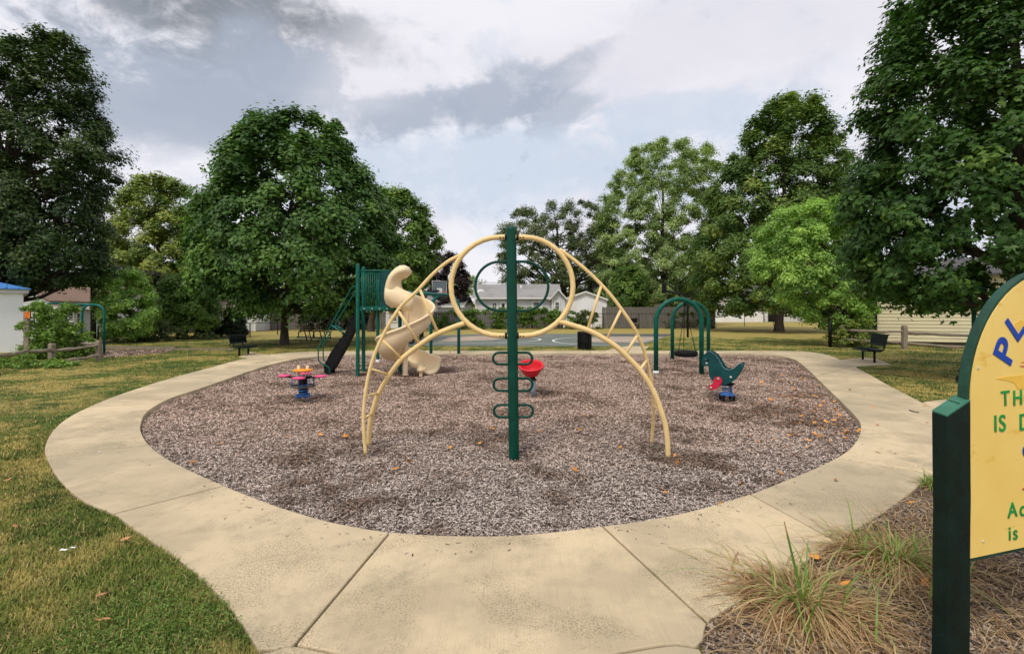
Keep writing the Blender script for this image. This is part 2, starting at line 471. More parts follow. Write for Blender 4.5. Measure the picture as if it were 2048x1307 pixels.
# ------------------------------------------------------------------ mesh building
class MB:
    def __init__(s):
        s.v, s.f, s.sm = [], [], []

    def add(s, verts, faces, smooth=False):
        o = len(s.v)
        s.v.extend([tuple(p) for p in verts])
        for f in faces:
            s.f.append(tuple(i + o for i in f)); s.sm.append(smooth)
        return s

    def box(s, c, size, rot=0.0, tilt=None, bevel=0.0):
        hx, hy, hz = size[0] / 2, size[1] / 2, size[2] / 2
        m = Matrix.Rotation(rot, 3, 'Z')
        if tilt is not None: m = m @ tilt
        vs = [Vector(c) + m @ Vector((x * hx, y * hy, z * hz)) for x in (-1, 1) for y in (-1, 1) for z in (-1, 1)]
        return s.add(vs, [(0, 1, 3, 2), (4, 6, 7, 5), (0, 4, 5, 1), (2, 3, 7, 6), (0, 2, 6, 4), (1, 5, 7, 3)])

    def tube(s, pts, r, n=10, cap=True, closed=False, squash=None):
        pts = [Vector(p) for p in pts]
        k = len(pts)
        rs = [r] * k if isinstance(r, (int, float)) else list(r)
        tang = []
        for i in range(k):
            if closed: t = pts[(i + 1) % k] - pts[i - 1]
            else: t = pts[min(i + 1, k - 1)] - pts[max(i - 1, 0)]
            tang.append(t.normalized() if t.length > 1e-9 else Vector((0, 0, 1)))
        t0 = tang[0]
        ref = Vector((0, 0, 1)) if abs(t0.z) < 0.9 else Vector((1, 0, 0))
        u = t0.cross(ref).normalized()
        vs = []
        for i in range(k):
            u = (u - tang[i] * u.dot(tang[i])).normalized()
            w = tang[i].cross(u)
            for j in range(n):
                a = 2 * math.pi * j / n
                vs.append(pts[i] + (u * math.cos(a) + w * math.sin(a)) * rs[i])
        fs = []
        for i in range(k if closed else k - 1):
            i2 = (i + 1) % k
            for j in range(n):
                j2 = (j + 1) % n
                fs.append((i * n + j, i * n + j2, i2 * n + j2, i2 * n + j))
        s.add(vs, fs, True)
        if cap and not closed:
            o = len(s.v) - len(vs)
            s.f.append(tuple(o + j for j in reversed(range(n)))); s.sm.append(False)
            s.f.append(tuple(o + (k - 1) * n + j for j in range(n))); s.sm.append(False)
        return s

    def lathe(s, prof, c, n=24, axis=None):
        """prof: (radius, height) list; c: base point; axis: up vector"""
        up = Vector(axis).normalized() if axis is not None else Vector((0, 0, 1))
        u = up.cross(Vector((0.3, 1, 0.1))).normalized(); w = up.cross(u)
        vs, fs = [], []
        for r, h in prof:
            for j in range(n):
                a = 2 * math.pi * j / n
                vs.append(Vector(c) + up * h + (u * math.cos(a) + w * math.sin(a)) * max(r, 1e-4))
        for i in range(len(prof) - 1):
            for j in range(n):
                j2 = (j + 1) % n
                fs.append((i * n + j, i * n + j2, (i + 1) * n + j2, (i + 1) * n + j))
        return s.add(vs, fs, True)

    def prism(s, pts, off):
        """polygon pts swept by the vector off"""
        pts = [Vector(p) for p in pts]; off = Vector(off); n = len(pts)
        vs = pts + [p + off for p in pts]
        nrm = Vector((0, 0, 0))
        for i in range(n): nrm += (pts[i]).cross(pts[(i + 1) % n])
        flip = nrm.dot(off) > 0
        a, b = tuple(range(n)), tuple(range(n, 2 * n))
        fs = [tuple(reversed(a)) if flip else a, b if flip else tuple(reversed(b))]
        for i in range(n):
            j = (i + 1) % n
            fs.append((i, j, n + j, n + i) if flip else (j, i, n + i, n + j))
        return s.add(vs, fs)

    def loft(s, rings, closed_ring=True, cap=True, smooth=True):
        n = len(rings[0]); vs = [p for r in rings for p in r]; fs = []
        for i in range(len(rings) - 1):
            for j in range(n if closed_ring else n - 1):
                j2 = (j + 1) % n
                fs.append((i * n + j, i * n + j2, (i + 1) * n + j2, (i + 1) * n + j))
        s.add(vs, fs, smooth)
        if cap and closed_ring:
            o = len(s.v) - len(vs)
            s.f.append(tuple(o + j for j in reversed(range(n)))); s.sm.append(False)
            s.f.append(tuple(o + (len(rings) - 1) * n + j for j in range(n))); s.sm.append(False)
        return s

    def mesh(s, name, mat, org=(0, 0, 0)):
        me = bpy.data.meshes.new(name)
        o = Vector(org)
        me.from_pydata([Vector(p) - o for p in s.v], [], s.f)
        me.polygons.foreach_set('use_smooth', s.sm)
        if mat is not None: me.materials.append(mat)
        me.update()
        return me

    def build(s, name, mat, parent=None, root=None, bevel=0.0):
        org = Vector(root['_o']) if root is not None else (Vector(parent['_o']) if parent is not None else Vector((0, 0, 0)))
        ob = bpy.data.objects.new(name, s.mesh(name, mat, org))
        COL.objects.link(ob)
        if parent is not None:
            ob.parent = parent
            ob['_o'] = tuple(org)
        if bevel:
            b = ob.modifiers.new('b', 'BEVEL'); b.width = bevel; b.segments = 2; b.limit_method = 'ANGLE'
        return ob


def tag(o, label=None, cat=None, group=None, kind=None):
    if label: o['label'] = label
    if cat: o['category'] = cat
    if group: o['group'] = group
    if kind: o['kind'] = kind
    return o


def thing(name, label, cat, loc=(0, 0, 0), group=None):
    o = bpy.data.objects.new(name, None)
    o.empty_display_size = 0.2
    o.location = loc
    o['_o'] = tuple(loc)
    COL.objects.link(o)
    return tag(o, label, cat, group)


def spline(pts, n=6, closed=False):
    """Catmull-Rom through the points"""
    pts = [Vector(p) for p in pts]; k = len(pts); out = []
    for i in range(k if closed else k - 1):
        if closed: p0, p1, p2, p3 = pts[i - 1], pts[i], pts[(i + 1) % k], pts[(i + 2) % k]
        else:
            p1, p2 = pts[i], pts[i + 1]
            p0 = pts[i - 1] if i else p1 * 2 - p2
            p3 = pts[i + 2] if i + 2 < k else p2 * 2 - p1
        for j in range(n):
            t = j / n
            out.append(0.5 * ((2 * p1) + (p2 - p0) * t + (2 * p0 - 5 * p1 + 4 * p2 - p3) * t * t + (3 * p1 - p0 - 3 * p2 + p3) * t ** 3))
    if not closed: out.append(pts[-1])
    return out


def scatter(name, pos, nrm, spin, size, tv, tf, mat, tint, parent=None, kind=None, org=None):
    """one mesh of many small copies of a template (leaves, chips): numpy only"""
    pos = np.asarray(pos, np.float32); n = len(pos)
    nrm = np.asarray(nrm, np.float32); nrm /= np.linalg.norm(nrm, axis=1, keepdims=True) + 1e-9
    ref = np.where(np.abs(nrm[:, 2:3]) < 0.95, np.array([[0, 0, 1.0]]), np.array([[1.0, 0, 0]]))
    u = np.cross(ref, nrm); u /= np.linalg.norm(u, axis=1, keepdims=True) + 1e-9
    w = np.cross(nrm, u)
    c, s_ = np.cos(spin)[:, None], np.sin(spin)[:, None]
    u, w = u * c + w * s_, w * c - u * s_
    tv = np.asarray(tv, np.float32); k = len(tv)
    size = np.asarray(size, np.float32).reshape(n, -1)
    if size.shape[1] == 1: size = np.repeat(size, 3, 1)
    V = pos[:, None, :] + u[:, None, :] * (tv[None, :, 0:1] * size[:, None, 0:1]) + w[:, None, :] * (tv[None, :, 1:2] * size[:, None, 1:2]) \
        + nrm[:, None, :] * (tv[None, :, 2:3] * size[:, None, 2:3])
    if org is not None: V = V - np.asarray(org, np.float32)
    V = V.reshape(-1, 3)
    fl = np.array([len(f) for f in tf]); flat = np.concatenate([np.array(f) for f in tf])
    loops = (flat[None, :] + (np.arange(n) * k)[:, None]).reshape(-1)
    lens = np.tile(fl, n)
    return raw_mesh(name, V, loops, lens, mat, np.repeat(np.asarray(tint, np.float32), k), parent, kind, org)


def raw_mesh(name, V, loops, lens, mat, tint, parent=None, kind=None, org=None):
    me = bpy.data.meshes.new(name)
    me.vertices.add(len(V)); me.vertices.foreach_set('co', np.ascontiguousarray(V, np.float32).reshape(-1))
    me.loops.add(len(loops)); me.loops.foreach_set('vertex_index', loops.astype(np.int32))
    st = np.concatenate([[0], np.cumsum(lens)[:-1]]).astype(np.int32)
    me.polygons.add(len(lens)); me.polygons.foreach_set('loop_start', st)
    me.update(calc_edges=True)
    at = me.attributes.new('tint', 'FLOAT', 'POINT'); at.data.foreach_set('value', np.ascontiguousarray(tint, np.float32))
    me.materials.append(mat)
    ob = bpy.data.objects.new(name, me)
    COL.objects.link(ob)
    if parent is not None:
        ob.parent = parent; ob['_o'] = tuple(org) if org is not None else (0, 0, 0)
    if kind: ob['kind'] = kind
    return ob


def blades(name, base, head, length, lean, width, mat, tint, k=3, parent=None, kind=None, org=None, droop=1.0):
    """grass blades: each a tapering strip that bends over towards head"""
    base = np.asarray(base, np.float32); n = len(base)
    d = np.stack([np.cos(head), np.sin(head), np.zeros(n)], 1); side = np.stack([-np.sin(head), np.cos(head), np.zeros(n)], 1)
    V = []
    for i in range(k + 1):
        t = i / k
        out = (lean * t ** 1.5 * length)[:, None]
        up = (length * np.maximum(t * (1 - 0.35 * lean) - droop * lean * 0.75 * t ** 2.6, 0.03 * t))[:, None]
        c = base + d * out + np.array([[0, 0, 1.0]]) * up
        if i < k:
            wd = (width * (1 - t * 0.75))[:, None] * 0.5
            V += [c - side * wd, c + side * wd]
        else: V.append(c)
    V = np.stack(V, 1)
    kk = 2 * k + 1
    if org is not None: V = V - np.asarray(org, np.float32)
    fs = [(2 * i, 2 * i + 1, 2 * i + 3, 2 * i + 2) for i in range(k - 1)] + [(2 * k - 2, 2 * k - 1, 2 * k)]
    fl = np.array([len(f) for f in fs]); flat = np.concatenate([np.array(f) for f in fs])
    loops = (flat[None] + (np.arange(n) * kk)[:, None]).reshape(-1)
    return raw_mesh(name, V.reshape(-1, 3), loops, np.tile(fl, n), mat, np.repeat(tint, kk), parent, kind, org)


# ------------------------------------------------------------------ the ground, the path, the pit
INNER = [(950, 1071), (860, 1069), (780, 1063), (705, 1051), (640, 1037), (560, 1013), (500, 991), (448, 970), (380, 940), (330, 914),
         (298, 889), (284, 868), (281, 850), (290, 827), (315, 808), (350, 792), (400, 776), (450, 759), (500, 741), (550, 726), (600, 716),
         (660, 711), (750, 708), (900, 707), (1100, 706.5), (1300, 706.5), (1480, 707), (1550, 710), (1588, 718), (1612, 735), (1645, 766),
         (1685, 805), (1715, 836), (1722, 855), (1714, 880), (1690, 905), (1640, 931), (1580, 956), (1500, 987), (1400, 1017), (1300, 1038), (1205, 1051), (1100, 1064), (1024, 1070)]
OUTER = [(1000, 1372), (800, 1345), (690, 1308), (640, 1297), (590, 1287), (556, 1294), (527, 1301), (518, 1300), (510, 1288), (493, 1258), (460, 1213), (410, 1161), (345, 1107), (280, 1065), (228, 1026), (170, 1002), (125, 965),
         (98, 925), (90, 893), (108, 858), (140, 832), (185, 810), (235, 790), (295, 770), (355, 752), (415, 736), (475, 720), (545, 708),
         (610, 703), (720, 701.5), (900, 701), (1100, 701), (1300, 701), (1500, 701), (1600, 702), (1650, 708), (1690, 723), (1735, 746),
         (1785, 774), (1840, 802), (1905, 838), (1938, 875), (1915, 915), (1866, 946), (1800, 1000), (1740, 1040), (1655, 1092), (1560, 1155), (1480, 1200), (1425, 1234), (1412, 1246), (1408, 1262), (1403, 1287), (1396, 1292), (1370, 1288), (1340, 1286), (1280, 1295), (1215, 1309), (1120, 1345)]
inner = [G(*p) for p in INNER]; outer = [G(*p) for p in OUTER]
inner_s, outer_s = spline(inner, 5, True), spline(outer, 5, True)


def expand(poly, d):
    c = sum((Vector(p) for p in poly), Vector((0, 0, 0))) / len(poly)
    out = []
    for i, p in enumerate(poly):
        t = (poly[(i + 1) % len(poly)] - poly[i - 1]); t.z = 0; t.normalize()
        nrm = Vector((t.y, -t.x, 0))
        if nrm.dot(p - c) < 0: nrm.negate()
        out.append(p + nrm * d)
    return out


pit_xy = [(p.x, p.y) for p in inner_s]
path_xy = [(p.x, p.y) for p in outer_s]

# lawn: one sheet to the horizon with an opening for the pit
hole = expand(inner, 0.30)
big = [Vector((x, y, 0)) for x, y in ((-900, -120), (900, -120), (900, 1500), (-900, 1500))]
mb = MB()
LZ = -0.025
allp = big + hole
mb.v = [(p.x, p.y, LZ) for p in allp]
for tri in tessellate_polygon([big, hole]):
    a_, b_, c_ = (allp[i] for i in tri)
    if (b_ - a_).cross(c_ - a_).z < 0: tri = (tri[0], tri[2], tri[1])
    mb.f.append(tuple(tri)); mb.sm.append(False)
tag(mb.build('lawn', M['lawn']), kind='structure')

# pit floor
mb = MB()
ring_out = expand(inner_s, 0.12)
rx = [p.x for p in ring_out]; ry = [p.y for p in ring_out]
gx = np.arange(min(rx), max(rx) + 0.3, 0.25); gy = np.arange(min(ry), max(ry) + 0.3, 0.25)
idx = {}
ro = [(p.x, p.y) for p in ring_out]
cxs, cys = np.meshgrid(gx + 0.125, gy + 0.125, indexing='ij')
keep = in_poly(cxs, cys, ro)
for i in range(len(gx) - 1):
    for j in range(len(gy) - 1):
        if not keep[i, j]: continue
        f = []
        for a_, b_ in ((i, j), (i + 1, j), (i + 1, j + 1), (i, j + 1)):
            if (a_, b_) not in idx:
                idx[(a_, b_)] = len(mb.v); mb.v.append((gx[a_], gy[b_], float(pit_h(gx[a_], gy[b_])) - 0.012))
            f.append(idx[(a_, b_)])
        mb.f.append(tuple(f)); mb.sm.append(True)
tag(mb.build('mulch_bed', M['mulch']), kind='structure')

# concrete walk: a ring of slabs, each a piece of its own
path = thing('path', None, None)
tag(path, kind='structure')


def nearest(poly, p):
    return min(range(len(poly)), key=lambda i: (poly[i] - p).length)


JOINTS = [((780, 1063), (590, 1287)), ((448, 970), (228, 1026)), ((296, 889), (92, 912)), ((281, 850), (110, 857)), ((315, 808), (185, 810)),
          ((400, 776), (295, 770)), ((500, 741), (415, 736)), ((600, 716), (545, 708)), ((750, 708), (720, 701.5)), ((900, 707), (900, 701)),
          ((1040, 706.5), (1040, 701)), ((1180, 706.5), (1180, 701)), ((1330, 706.5), (1330, 701)), ((1480, 707), (1500, 701)), ((1588, 718), (1650, 708)), ((1630, 752), (1705, 731)), ((1672, 792), (1775, 768)),
          ((1721, 852), (1938, 872)), ((1676, 913), (1866, 946)), ((1491, 990), (1672, 1080)), ((1205, 1051), (1410, 1243))]


def arc(poly, i, j):
    n = len(poly); out = [poly[i]]; k = i
    while k != j:
        k = (k + 1) % n; out.append(poly[k])
    return out


def resample(pts, n):
    d = [0]
    for a_, b_ in zip(pts, pts[1:]): d.append(d[-1] + (b_ - a_).length)
    out = []
    for k in range(n):
        t = d[-1] * k / (n - 1); i = 0
        while i < len(d) - 2 and d[i + 1] < t: i += 1
        s_ = (t - d[i]) / max(d[i + 1] - d[i], 1e-6)
        out.append(pts[i].lerp(pts[i + 1], min(max(s_, 0), 1)))
    return out


def slab(top, name='concrete_slab', z=0.0, th=0.11, parent=path, shrink=0.005):
    """top: list of pairs (inner, outer) or a plain polygon"""
    mb = MB()
    mb.prism([Vector((p.x, p.y, z - th)) for p in top], (0, 0, th))
    o = mb.build(name, M['concrete'], parent)
    b = o.modifiers.new('b', 'BEVEL'); b.width = 0.009; b.segments = 2; b.limit_method = 'ANGLE'; b.angle_limit = R(50)
    return o


jn = [(nearest(inner_s, G(*a)), nearest(outer_s, G(*b))) for a, b in JOINTS]
for k in range(len(jn)):
    (i0, o0), (i1, o1) = jn[k], jn[(k + 1) % len(jn)]
    n = 30 if (k in (0, len(jn) - 1)) else 16
    ai, ao = resample(arc(inner_s, i0, i1), n), resample(arc(outer_s, o0, o1), n)
    gap = 0.009
    for seq in (ai, ao):
        d0 = (seq[1] - seq[0]).normalized(); d1 = (seq[-2] - seq[-1]).normalized()
        seq[0] = seq[0] + d0 * gap; seq[-1] = seq[-1] + d1 * gap
    poly = ai + ao[::-1]
    slab(poly, z=0.0 + 0.0015 * ((k * 7) % 3 - 1))
# walk that leads in from behind the viewer
i0, i1 = nearest(outer_s, G(1396, 1292)), nearest(outer_s, G(522, 1301))
front = [p + Vector((0, -0.013, 0)) for p in arc(outer_s, i0, i1)]
slab(front + [Vector((front[-1].x + 0.01, -2.0, 0)), Vector((front[0].x - 0.01, -2.0, 0))], z=-0.002)
WX0, WX1, WY = front[-1].x, front[0].x, front[0].y
# side pads for the benches and the walks to the court and the shelter
slab([G(*p) for p in ((478, 713), (508, 716), (540, 709), (500, 703))], z=-0.006)
slab([G(*p) for p in ((1679, 719), (1728, 714.5), (1754, 716.5), (1783, 728), (1722, 731), (1706, 733.5))], z=-0.006)
slab([G(*p) for p in ((1845, 803), (1905, 837), (2010, 838), (1960, 800), (1880, 798))], z=-0.006)
slab([G(*p) for p in ((1205, 701.5), (1287, 701.5), (1298, 692), (1253, 691.5))], z=-0.006)
# dark sub-base that shows in the joints
mb = MB()
n = 160
ai, ao = resample(inner_s + [inner_s[0]], n), resample(outer_s + [outer_s[0]], n)
ai = [p for p in ai]
rin = expand(inner_s, 0.03); rout = expand(outer_s, -0.04)
ai, ao = resample(rin + [rin[0]], n), resample(rout + [rout[0]], n)
mb.loft([[Vector((p.x, p.y, -0.035)) for p in ai], [Vector((p.x, p.y, -0.035)) for p in ao]], True, False, False)
mb.build('joint_filler', M['joint'], path)

# planting bed beside the sign
BED = [G(*p) for p in ((1866, 946), (1800, 1000), (1740, 1040), (1655, 1092), (1560, 1155), (1480, 1200), (1425, 1234), (1412, 1246), (1408, 1262), (1404, 1288))]
BED = BED + [Vector((0.885, 2.2, 0)), Vector((0.88, 0.4, 0)), Vector((4.6, 0.4, 0)), Vector((5.3, 3.5, 0)), G(1990, 935), G(1905, 925)]
bed_xy = [(p.x, p.y) for p in BED]
mb = MB()
mb.add([(p.x, p.y, LZ + 0.006) for p in BED], [tuple(range(len(BED)))])
o = mb.build('planting_bed', M['mulch']); tag(o, kind='structure')
if o.data.polygons[0].normal.z < 0: o.data.flip_normals()

# mulch under the swing on the left
SW = [G(*p) for p in ((60, 708), (120, 716), (205, 713), (260, 710), (330, 704), (352, 699.5), (300, 697.5), (200, 698), (100, 698))]
mb = MB(); mb.add([(p.x, p.y, LZ + 0.006) for p in SW], [tuple(range(len(SW)))])
o = mb.build('swing_mulch', M['mulch']); tag(o, kind='structure')
if o.data.polygons[0].normal.z < 0: o.data.flip_normals()

# basketball court with its paint
def sheet(name, pts, mat, z, parent=None, kind='structure'):
    mb = MB(); mb.add([(p.x, p.y, z) for p in pts], [tuple(range(len(pts)))])
    o = mb.build(name, mat, parent)
    if o.data.polygons[0].normal.z < 0: o.data.flip_normals()
    if parent is None: tag(o, kind=kind)
    return o


court = sheet('basketball_court', [G(*p) for p in ((790, 690), (1000, 691), (1278, 691), (1345, 667), (1150, 666.5), (950, 667.5), (862, 670))], M['court'], LZ + 0.008)
court['_o'] = (0, 0, 0)
sheet('court_paint', [G(*p) for p in ((872, 683), (985, 679), (1030, 672), (958, 671), (900, 674))], M['court_tan'], LZ + 0.012, court)
sheet('court_paint', [G(*p) for p in ((1180, 683), (1285, 684), (1330, 673), (1215, 672.5), (1150, 676))], M['court_tan'], LZ + 0.012, court)
sheet('court_apron', [G(*p) for p in ((1180, 670.5), (1338, 671), (1345, 667.2), (1190, 666.8))], M['asphalt'], LZ + 0.012, court)


def court_line(pts, w=0.06):
    mb = MB(); pts = [G(*p) for p in pts]
    A, B = [], []
    for i, p in enumerate(pts):
        t = (pts[min(i + 1, len(pts) - 1)] - pts[max(i - 1, 0)]).normalized()
        s_ = Vector((-t.y, t.x, 0)) * w
        A.append(Vector((p.x, p.y, LZ + 0.016)) + s_); B.append(Vector((p.x, p.y, LZ + 0.016)) - s_)
    mb.loft([A, B], False, False, False)
    o = mb.build('court_line', M['line'], court)
    if o.data.polygons[0].normal.z < 0: o.data.flip_normals()


def ell(cx, cy, rx, ry, a0, a1, n=22):
    return [(cx + rx * math.cos(R(a0 + (a1 - a0) * i / n)), cy + ry * math.sin(R(a0 + (a1 - a0) * i / n))) for i in range(n + 1)]


court_line(ell(985, 678, 96, 5.6, -70, 85))
court_line(ell(1180, 680.5, 74, 6.8, 110, 265))
court_line([(868, 685), (1060, 685.6), (1150, 687.5)], 0.05)
court_line([(1165, 679), (1290, 680), (1322, 680)], 0.05)
court_line([(1180, 690.2), (1270, 690.4)], 0.05)
court_line([(1040, 672), (1108, 671.5)], 0.05)

# ------------------------------------------------------------------ wood chips, grass
CH_V = [(-0.5, -0.5, 0), (0.5, -0.5, 0.12), (0.5, 0.5, 0.0), (-0.5, 0.5, 0.15)]
CH_F = [(0, 1, 2), (0, 2, 3)]


def chips(name, n, poly, dmin, dmax, hfun, thmin=-0.9, thmax=0.9, big_=1.0):
    d = rng.uniform(dmin, dmax, n * 3); th = rng.uniform(thmin, thmax, n * 3)
    x, y = d * np.sin(th), d * np.cos(th)
    k = in_poly(x, y, poly)
    x, y, d = x[k][:n], y[k][:n], d[k][:n]
    m = len(x)
    z = hfun(x, y) + rng.uniform(-0.004, 0.014, m)
    nr = np.stack([rng.normal(0, 0.30, m), rng.normal(0, 0.30, m), np.ones(m)], 1)
    L_ = (0.009 + 0.026 * rng.random(m) ** 1.6) * (1 + d / 24) * big_; W_ = rng.uniform(0.0035, 0.0082, m) * (1 + d / 18) * big_
    tt = rng.random(m) ** 0.72
    if name == 'wood_chips':          # chips get a darker tint in the hollows, broken up by a ripple
        hollow_k = np.clip(scuff(x, y), 0, 1) * (0.6 + 0.4 * np.sin(9 * x) * np.sin(8 * y)); tt = tt * (1 - 0.55 * hollow_k)
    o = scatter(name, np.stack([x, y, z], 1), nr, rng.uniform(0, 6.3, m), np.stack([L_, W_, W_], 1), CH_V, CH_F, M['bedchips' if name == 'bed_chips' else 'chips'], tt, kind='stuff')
    return o


inn = expand(inner_s, -0.015)
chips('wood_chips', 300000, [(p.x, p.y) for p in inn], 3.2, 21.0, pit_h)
# chips kicked over the kerb onto the walk
n = 420
ii = rng.integers(0, len(inner_s), n); q = np.array([(p.x, p.y) for p in inner_s])[ii]; q2 = np.array([(p.x, p.y) for p in expand(inner_s, 0.5)])[ii]
f = np.abs(rng.normal(0, 0.35, n))[:, None]; q = q + (q2 - q) * f + rng.normal(0, 0.06, (n, 2)); kk = ~in_poly(q[:, 0], q[:, 1], pit_xy); q = q[kk]; m = len(q)
scatter('spilled_chips', np.stack([q[:, 0], q[:, 1], np.full(m, 0.006)], 1), np.stack([rng.normal(0, .1, m), rng.normal(0, .1, m), np.ones(m)], 1), rng.uniform(0, 6, m),
        np.stack([rng.uniform(0.01, 0.035, m), rng.uniform(0.004, 0.009, m), np.full(m, 0.006)], 1), CH_V, CH_F, M['chips'], rng.random(m) * 0.6, kind='stuff')
bed_in = [(p[0], p[1]) for p in bed_xy]
chips('bed_chips', 55000, bed_in, 1.6, 5.5, lambda x, y: LZ + 0.012 + 0 * x, 0.3, 1.15)
chips('swing_chips', 4000, [(p.x, p.y) for p in SW], 18, 26, lambda x, y: LZ + 0.01 + 0 * x, -0.8, -0.5, 1.6)


def lawn_ok(x, y):
    ok = ~in_poly(x, y, path_xy) & ~in_poly(x, y, bed_xy) & ~in_poly(x, y, [(p.x, p.y) for p in SW])
    ok &= ~((x > WX0) & (x < WX1) & (y < 2.42))
    for pad in (((1679, 719), (1728, 714.5), (1754, 716.5), (1783, 728), (1722, 731), (1706, 733.5)), ((1845, 803), (1905, 837), (2010, 838), (1960, 800), (1880, 798)),
                ((790, 690), (1000, 691), (1278, 691), (1345, 667), (1150, 666.5), (950, 667.5), (862, 670)), ((1205, 701.5), (1287, 701.5), (1298, 692), (1253, 691.5))):
        q = [G(*p) for p in pad]
        ok &= ~in_poly(x, y, [(p.x, p.y) for p in q])
    return ok


def grass(name, n, d0, d1, t0, t1, k, hgt, wid):
    d = d0 + (d1 - d0) * (rng.beta(1.1, 1.7, n) if k > 1 else rng.beta(1.3, 1.5, n)); th = rng.uniform(t0, t1, n)
    x, y = d * np.sin(th), d * np.cos(th)
    ok = lawn_ok(x, y); x, y, d = x[ok], y[ok], d[ok]; m = len(x)
    h = rng.uniform(0.6, 1.3, m) * hgt * (1 + 0.35 * np.sin(1.3 * x + 0.4) * np.sin(1.1 * y))
    blades(name, np.stack([x, y, np.full(m, LZ)], 1), rng.uniform(0, 6.3, m), h, rng.uniform(0.25, 0.95, m), wid * (0.6 + d / 5) * rng.uniform(0.7, 1.3, m), M['blades'], rng.random(m), k, kind='stuff', droop=0.6)


grass('near_grass', 135000, 2.2, 10.5, -0.95, -0.28, 2, 0.055, 0.0045)
grass('lawn_grass', 190000, 4.0, 32.0, -0.85, 0.86, 1, 0.050, 0.0048)
grass('edge_grass', 26000, 6.0, 20.0, 0.55, 0.90, 1, 0.045, 0.0042)

# clover and weeds in the near lawn
n = 4200
cl = rng.normal(0, 1, (26, 2)) * np.array([[0.42, 0.25]]) + np.array([[-1.85, 2.62]])
c = cl[rng.integers(0, 26, n)] + rng.normal(0, 0.17, (n, 2))
ok = lawn_ok(c[:, 0], c[:, 1]); c = c[ok]; n = len(c)
lobe = [(0, 0, 0), (0.35, 0.25, 0.08), (0.5, 0.0, 0.02), (0.62, 0.3, 0.05), (0.3, 0.6, 0.02), (0, 0.75, 0.06), (-0.3, 0.6, 0.02), (-0.62, 0.3, 0.05), (-0.5, 0, 0.02), (-0.35, 0.25, 0.08)]
scatter('clover_patch', np.stack([c[:, 0], c[:, 1], LZ + rng.uniform(0.015, 0.06, n)], 1), np.stack([rng.normal(0, .35, n), rng.normal(0, .35, n), np.ones(n)], 1),
        rng.uniform(0, 6.3, n), rng.uniform(0.006, 0.014, n), lobe, [tuple(range(10))], LM['clover'], rng.random(n), kind='stuff')


# ------------------------------------------------------------------ trees
LEAF_V = [(0, -0.5, 0), (0.30, 0.0, -0.06), (0, 0.55, 0.0), (-0.30, 0.0, -0.06)]
LEAF_F = [(0, 1, 2), (0, 2, 3)]
FAR_V, FAR_F = [(-0.16, -0.5, 0), (0.36, 0.05, -0.06), (-0.18, 0.5, 0.02)], [(0, 1, 2)]
MAPLE_V = [(0, -0.32, 0), (0.17, 0.0, -0.02), (0, 0.66, -0.10), (-0.17, 0.0, -0.02), (0.32, -0.26, -0.06), (0.60, 0.20, -0.14), (0.14, 0.13, 0.0), (-0.14, 0.13, 0.0), (-0.60, 0.20, -0.14), (-0.32, -0.26, -0.06)]
MAPLE_F = [(0, 1, 2, 3), (0, 4, 5, 6), (0, 7, 8, 9)]


def silhouette(prof):
    ys = np.array([p[0] for p in prof], float); xl = np.array([p[1] for p in prof], float); xr = np.array([p[2] for p in prof], float)
    return ys, xl, xr


def leaves(center, rad, n, leaf, droop=0.25):
    """positions and normals of leaves of a set of clumps: center (k,3), rad (k,), n per clump"""
    k = len(center)
    m = k * n
    d = rng.normal(0, 1, (m, 3)); d /= np.linalg.norm(d, axis=1, keepdims=True)
    rr = np.minimum(np.abs(rng.normal(0.58, 0.25, m)), 1.25)
    c = np.repeat(center, n, 0); r = np.repeat(rad, n)
    off = d * (rr * r)[:, None]
    off[:, 2] *= 0.72
    off[:, 2] -= droop * r * (off[:, 0] ** 2 + off[:, 1] ** 2) / (r * r + 1e-6)
    nr = d * 0.6 + np.array([[0, 0, 0.7]]) + rng.normal(0, 0.42, (m, 3))
    return c + off, nr


LEAF_K = 0.82


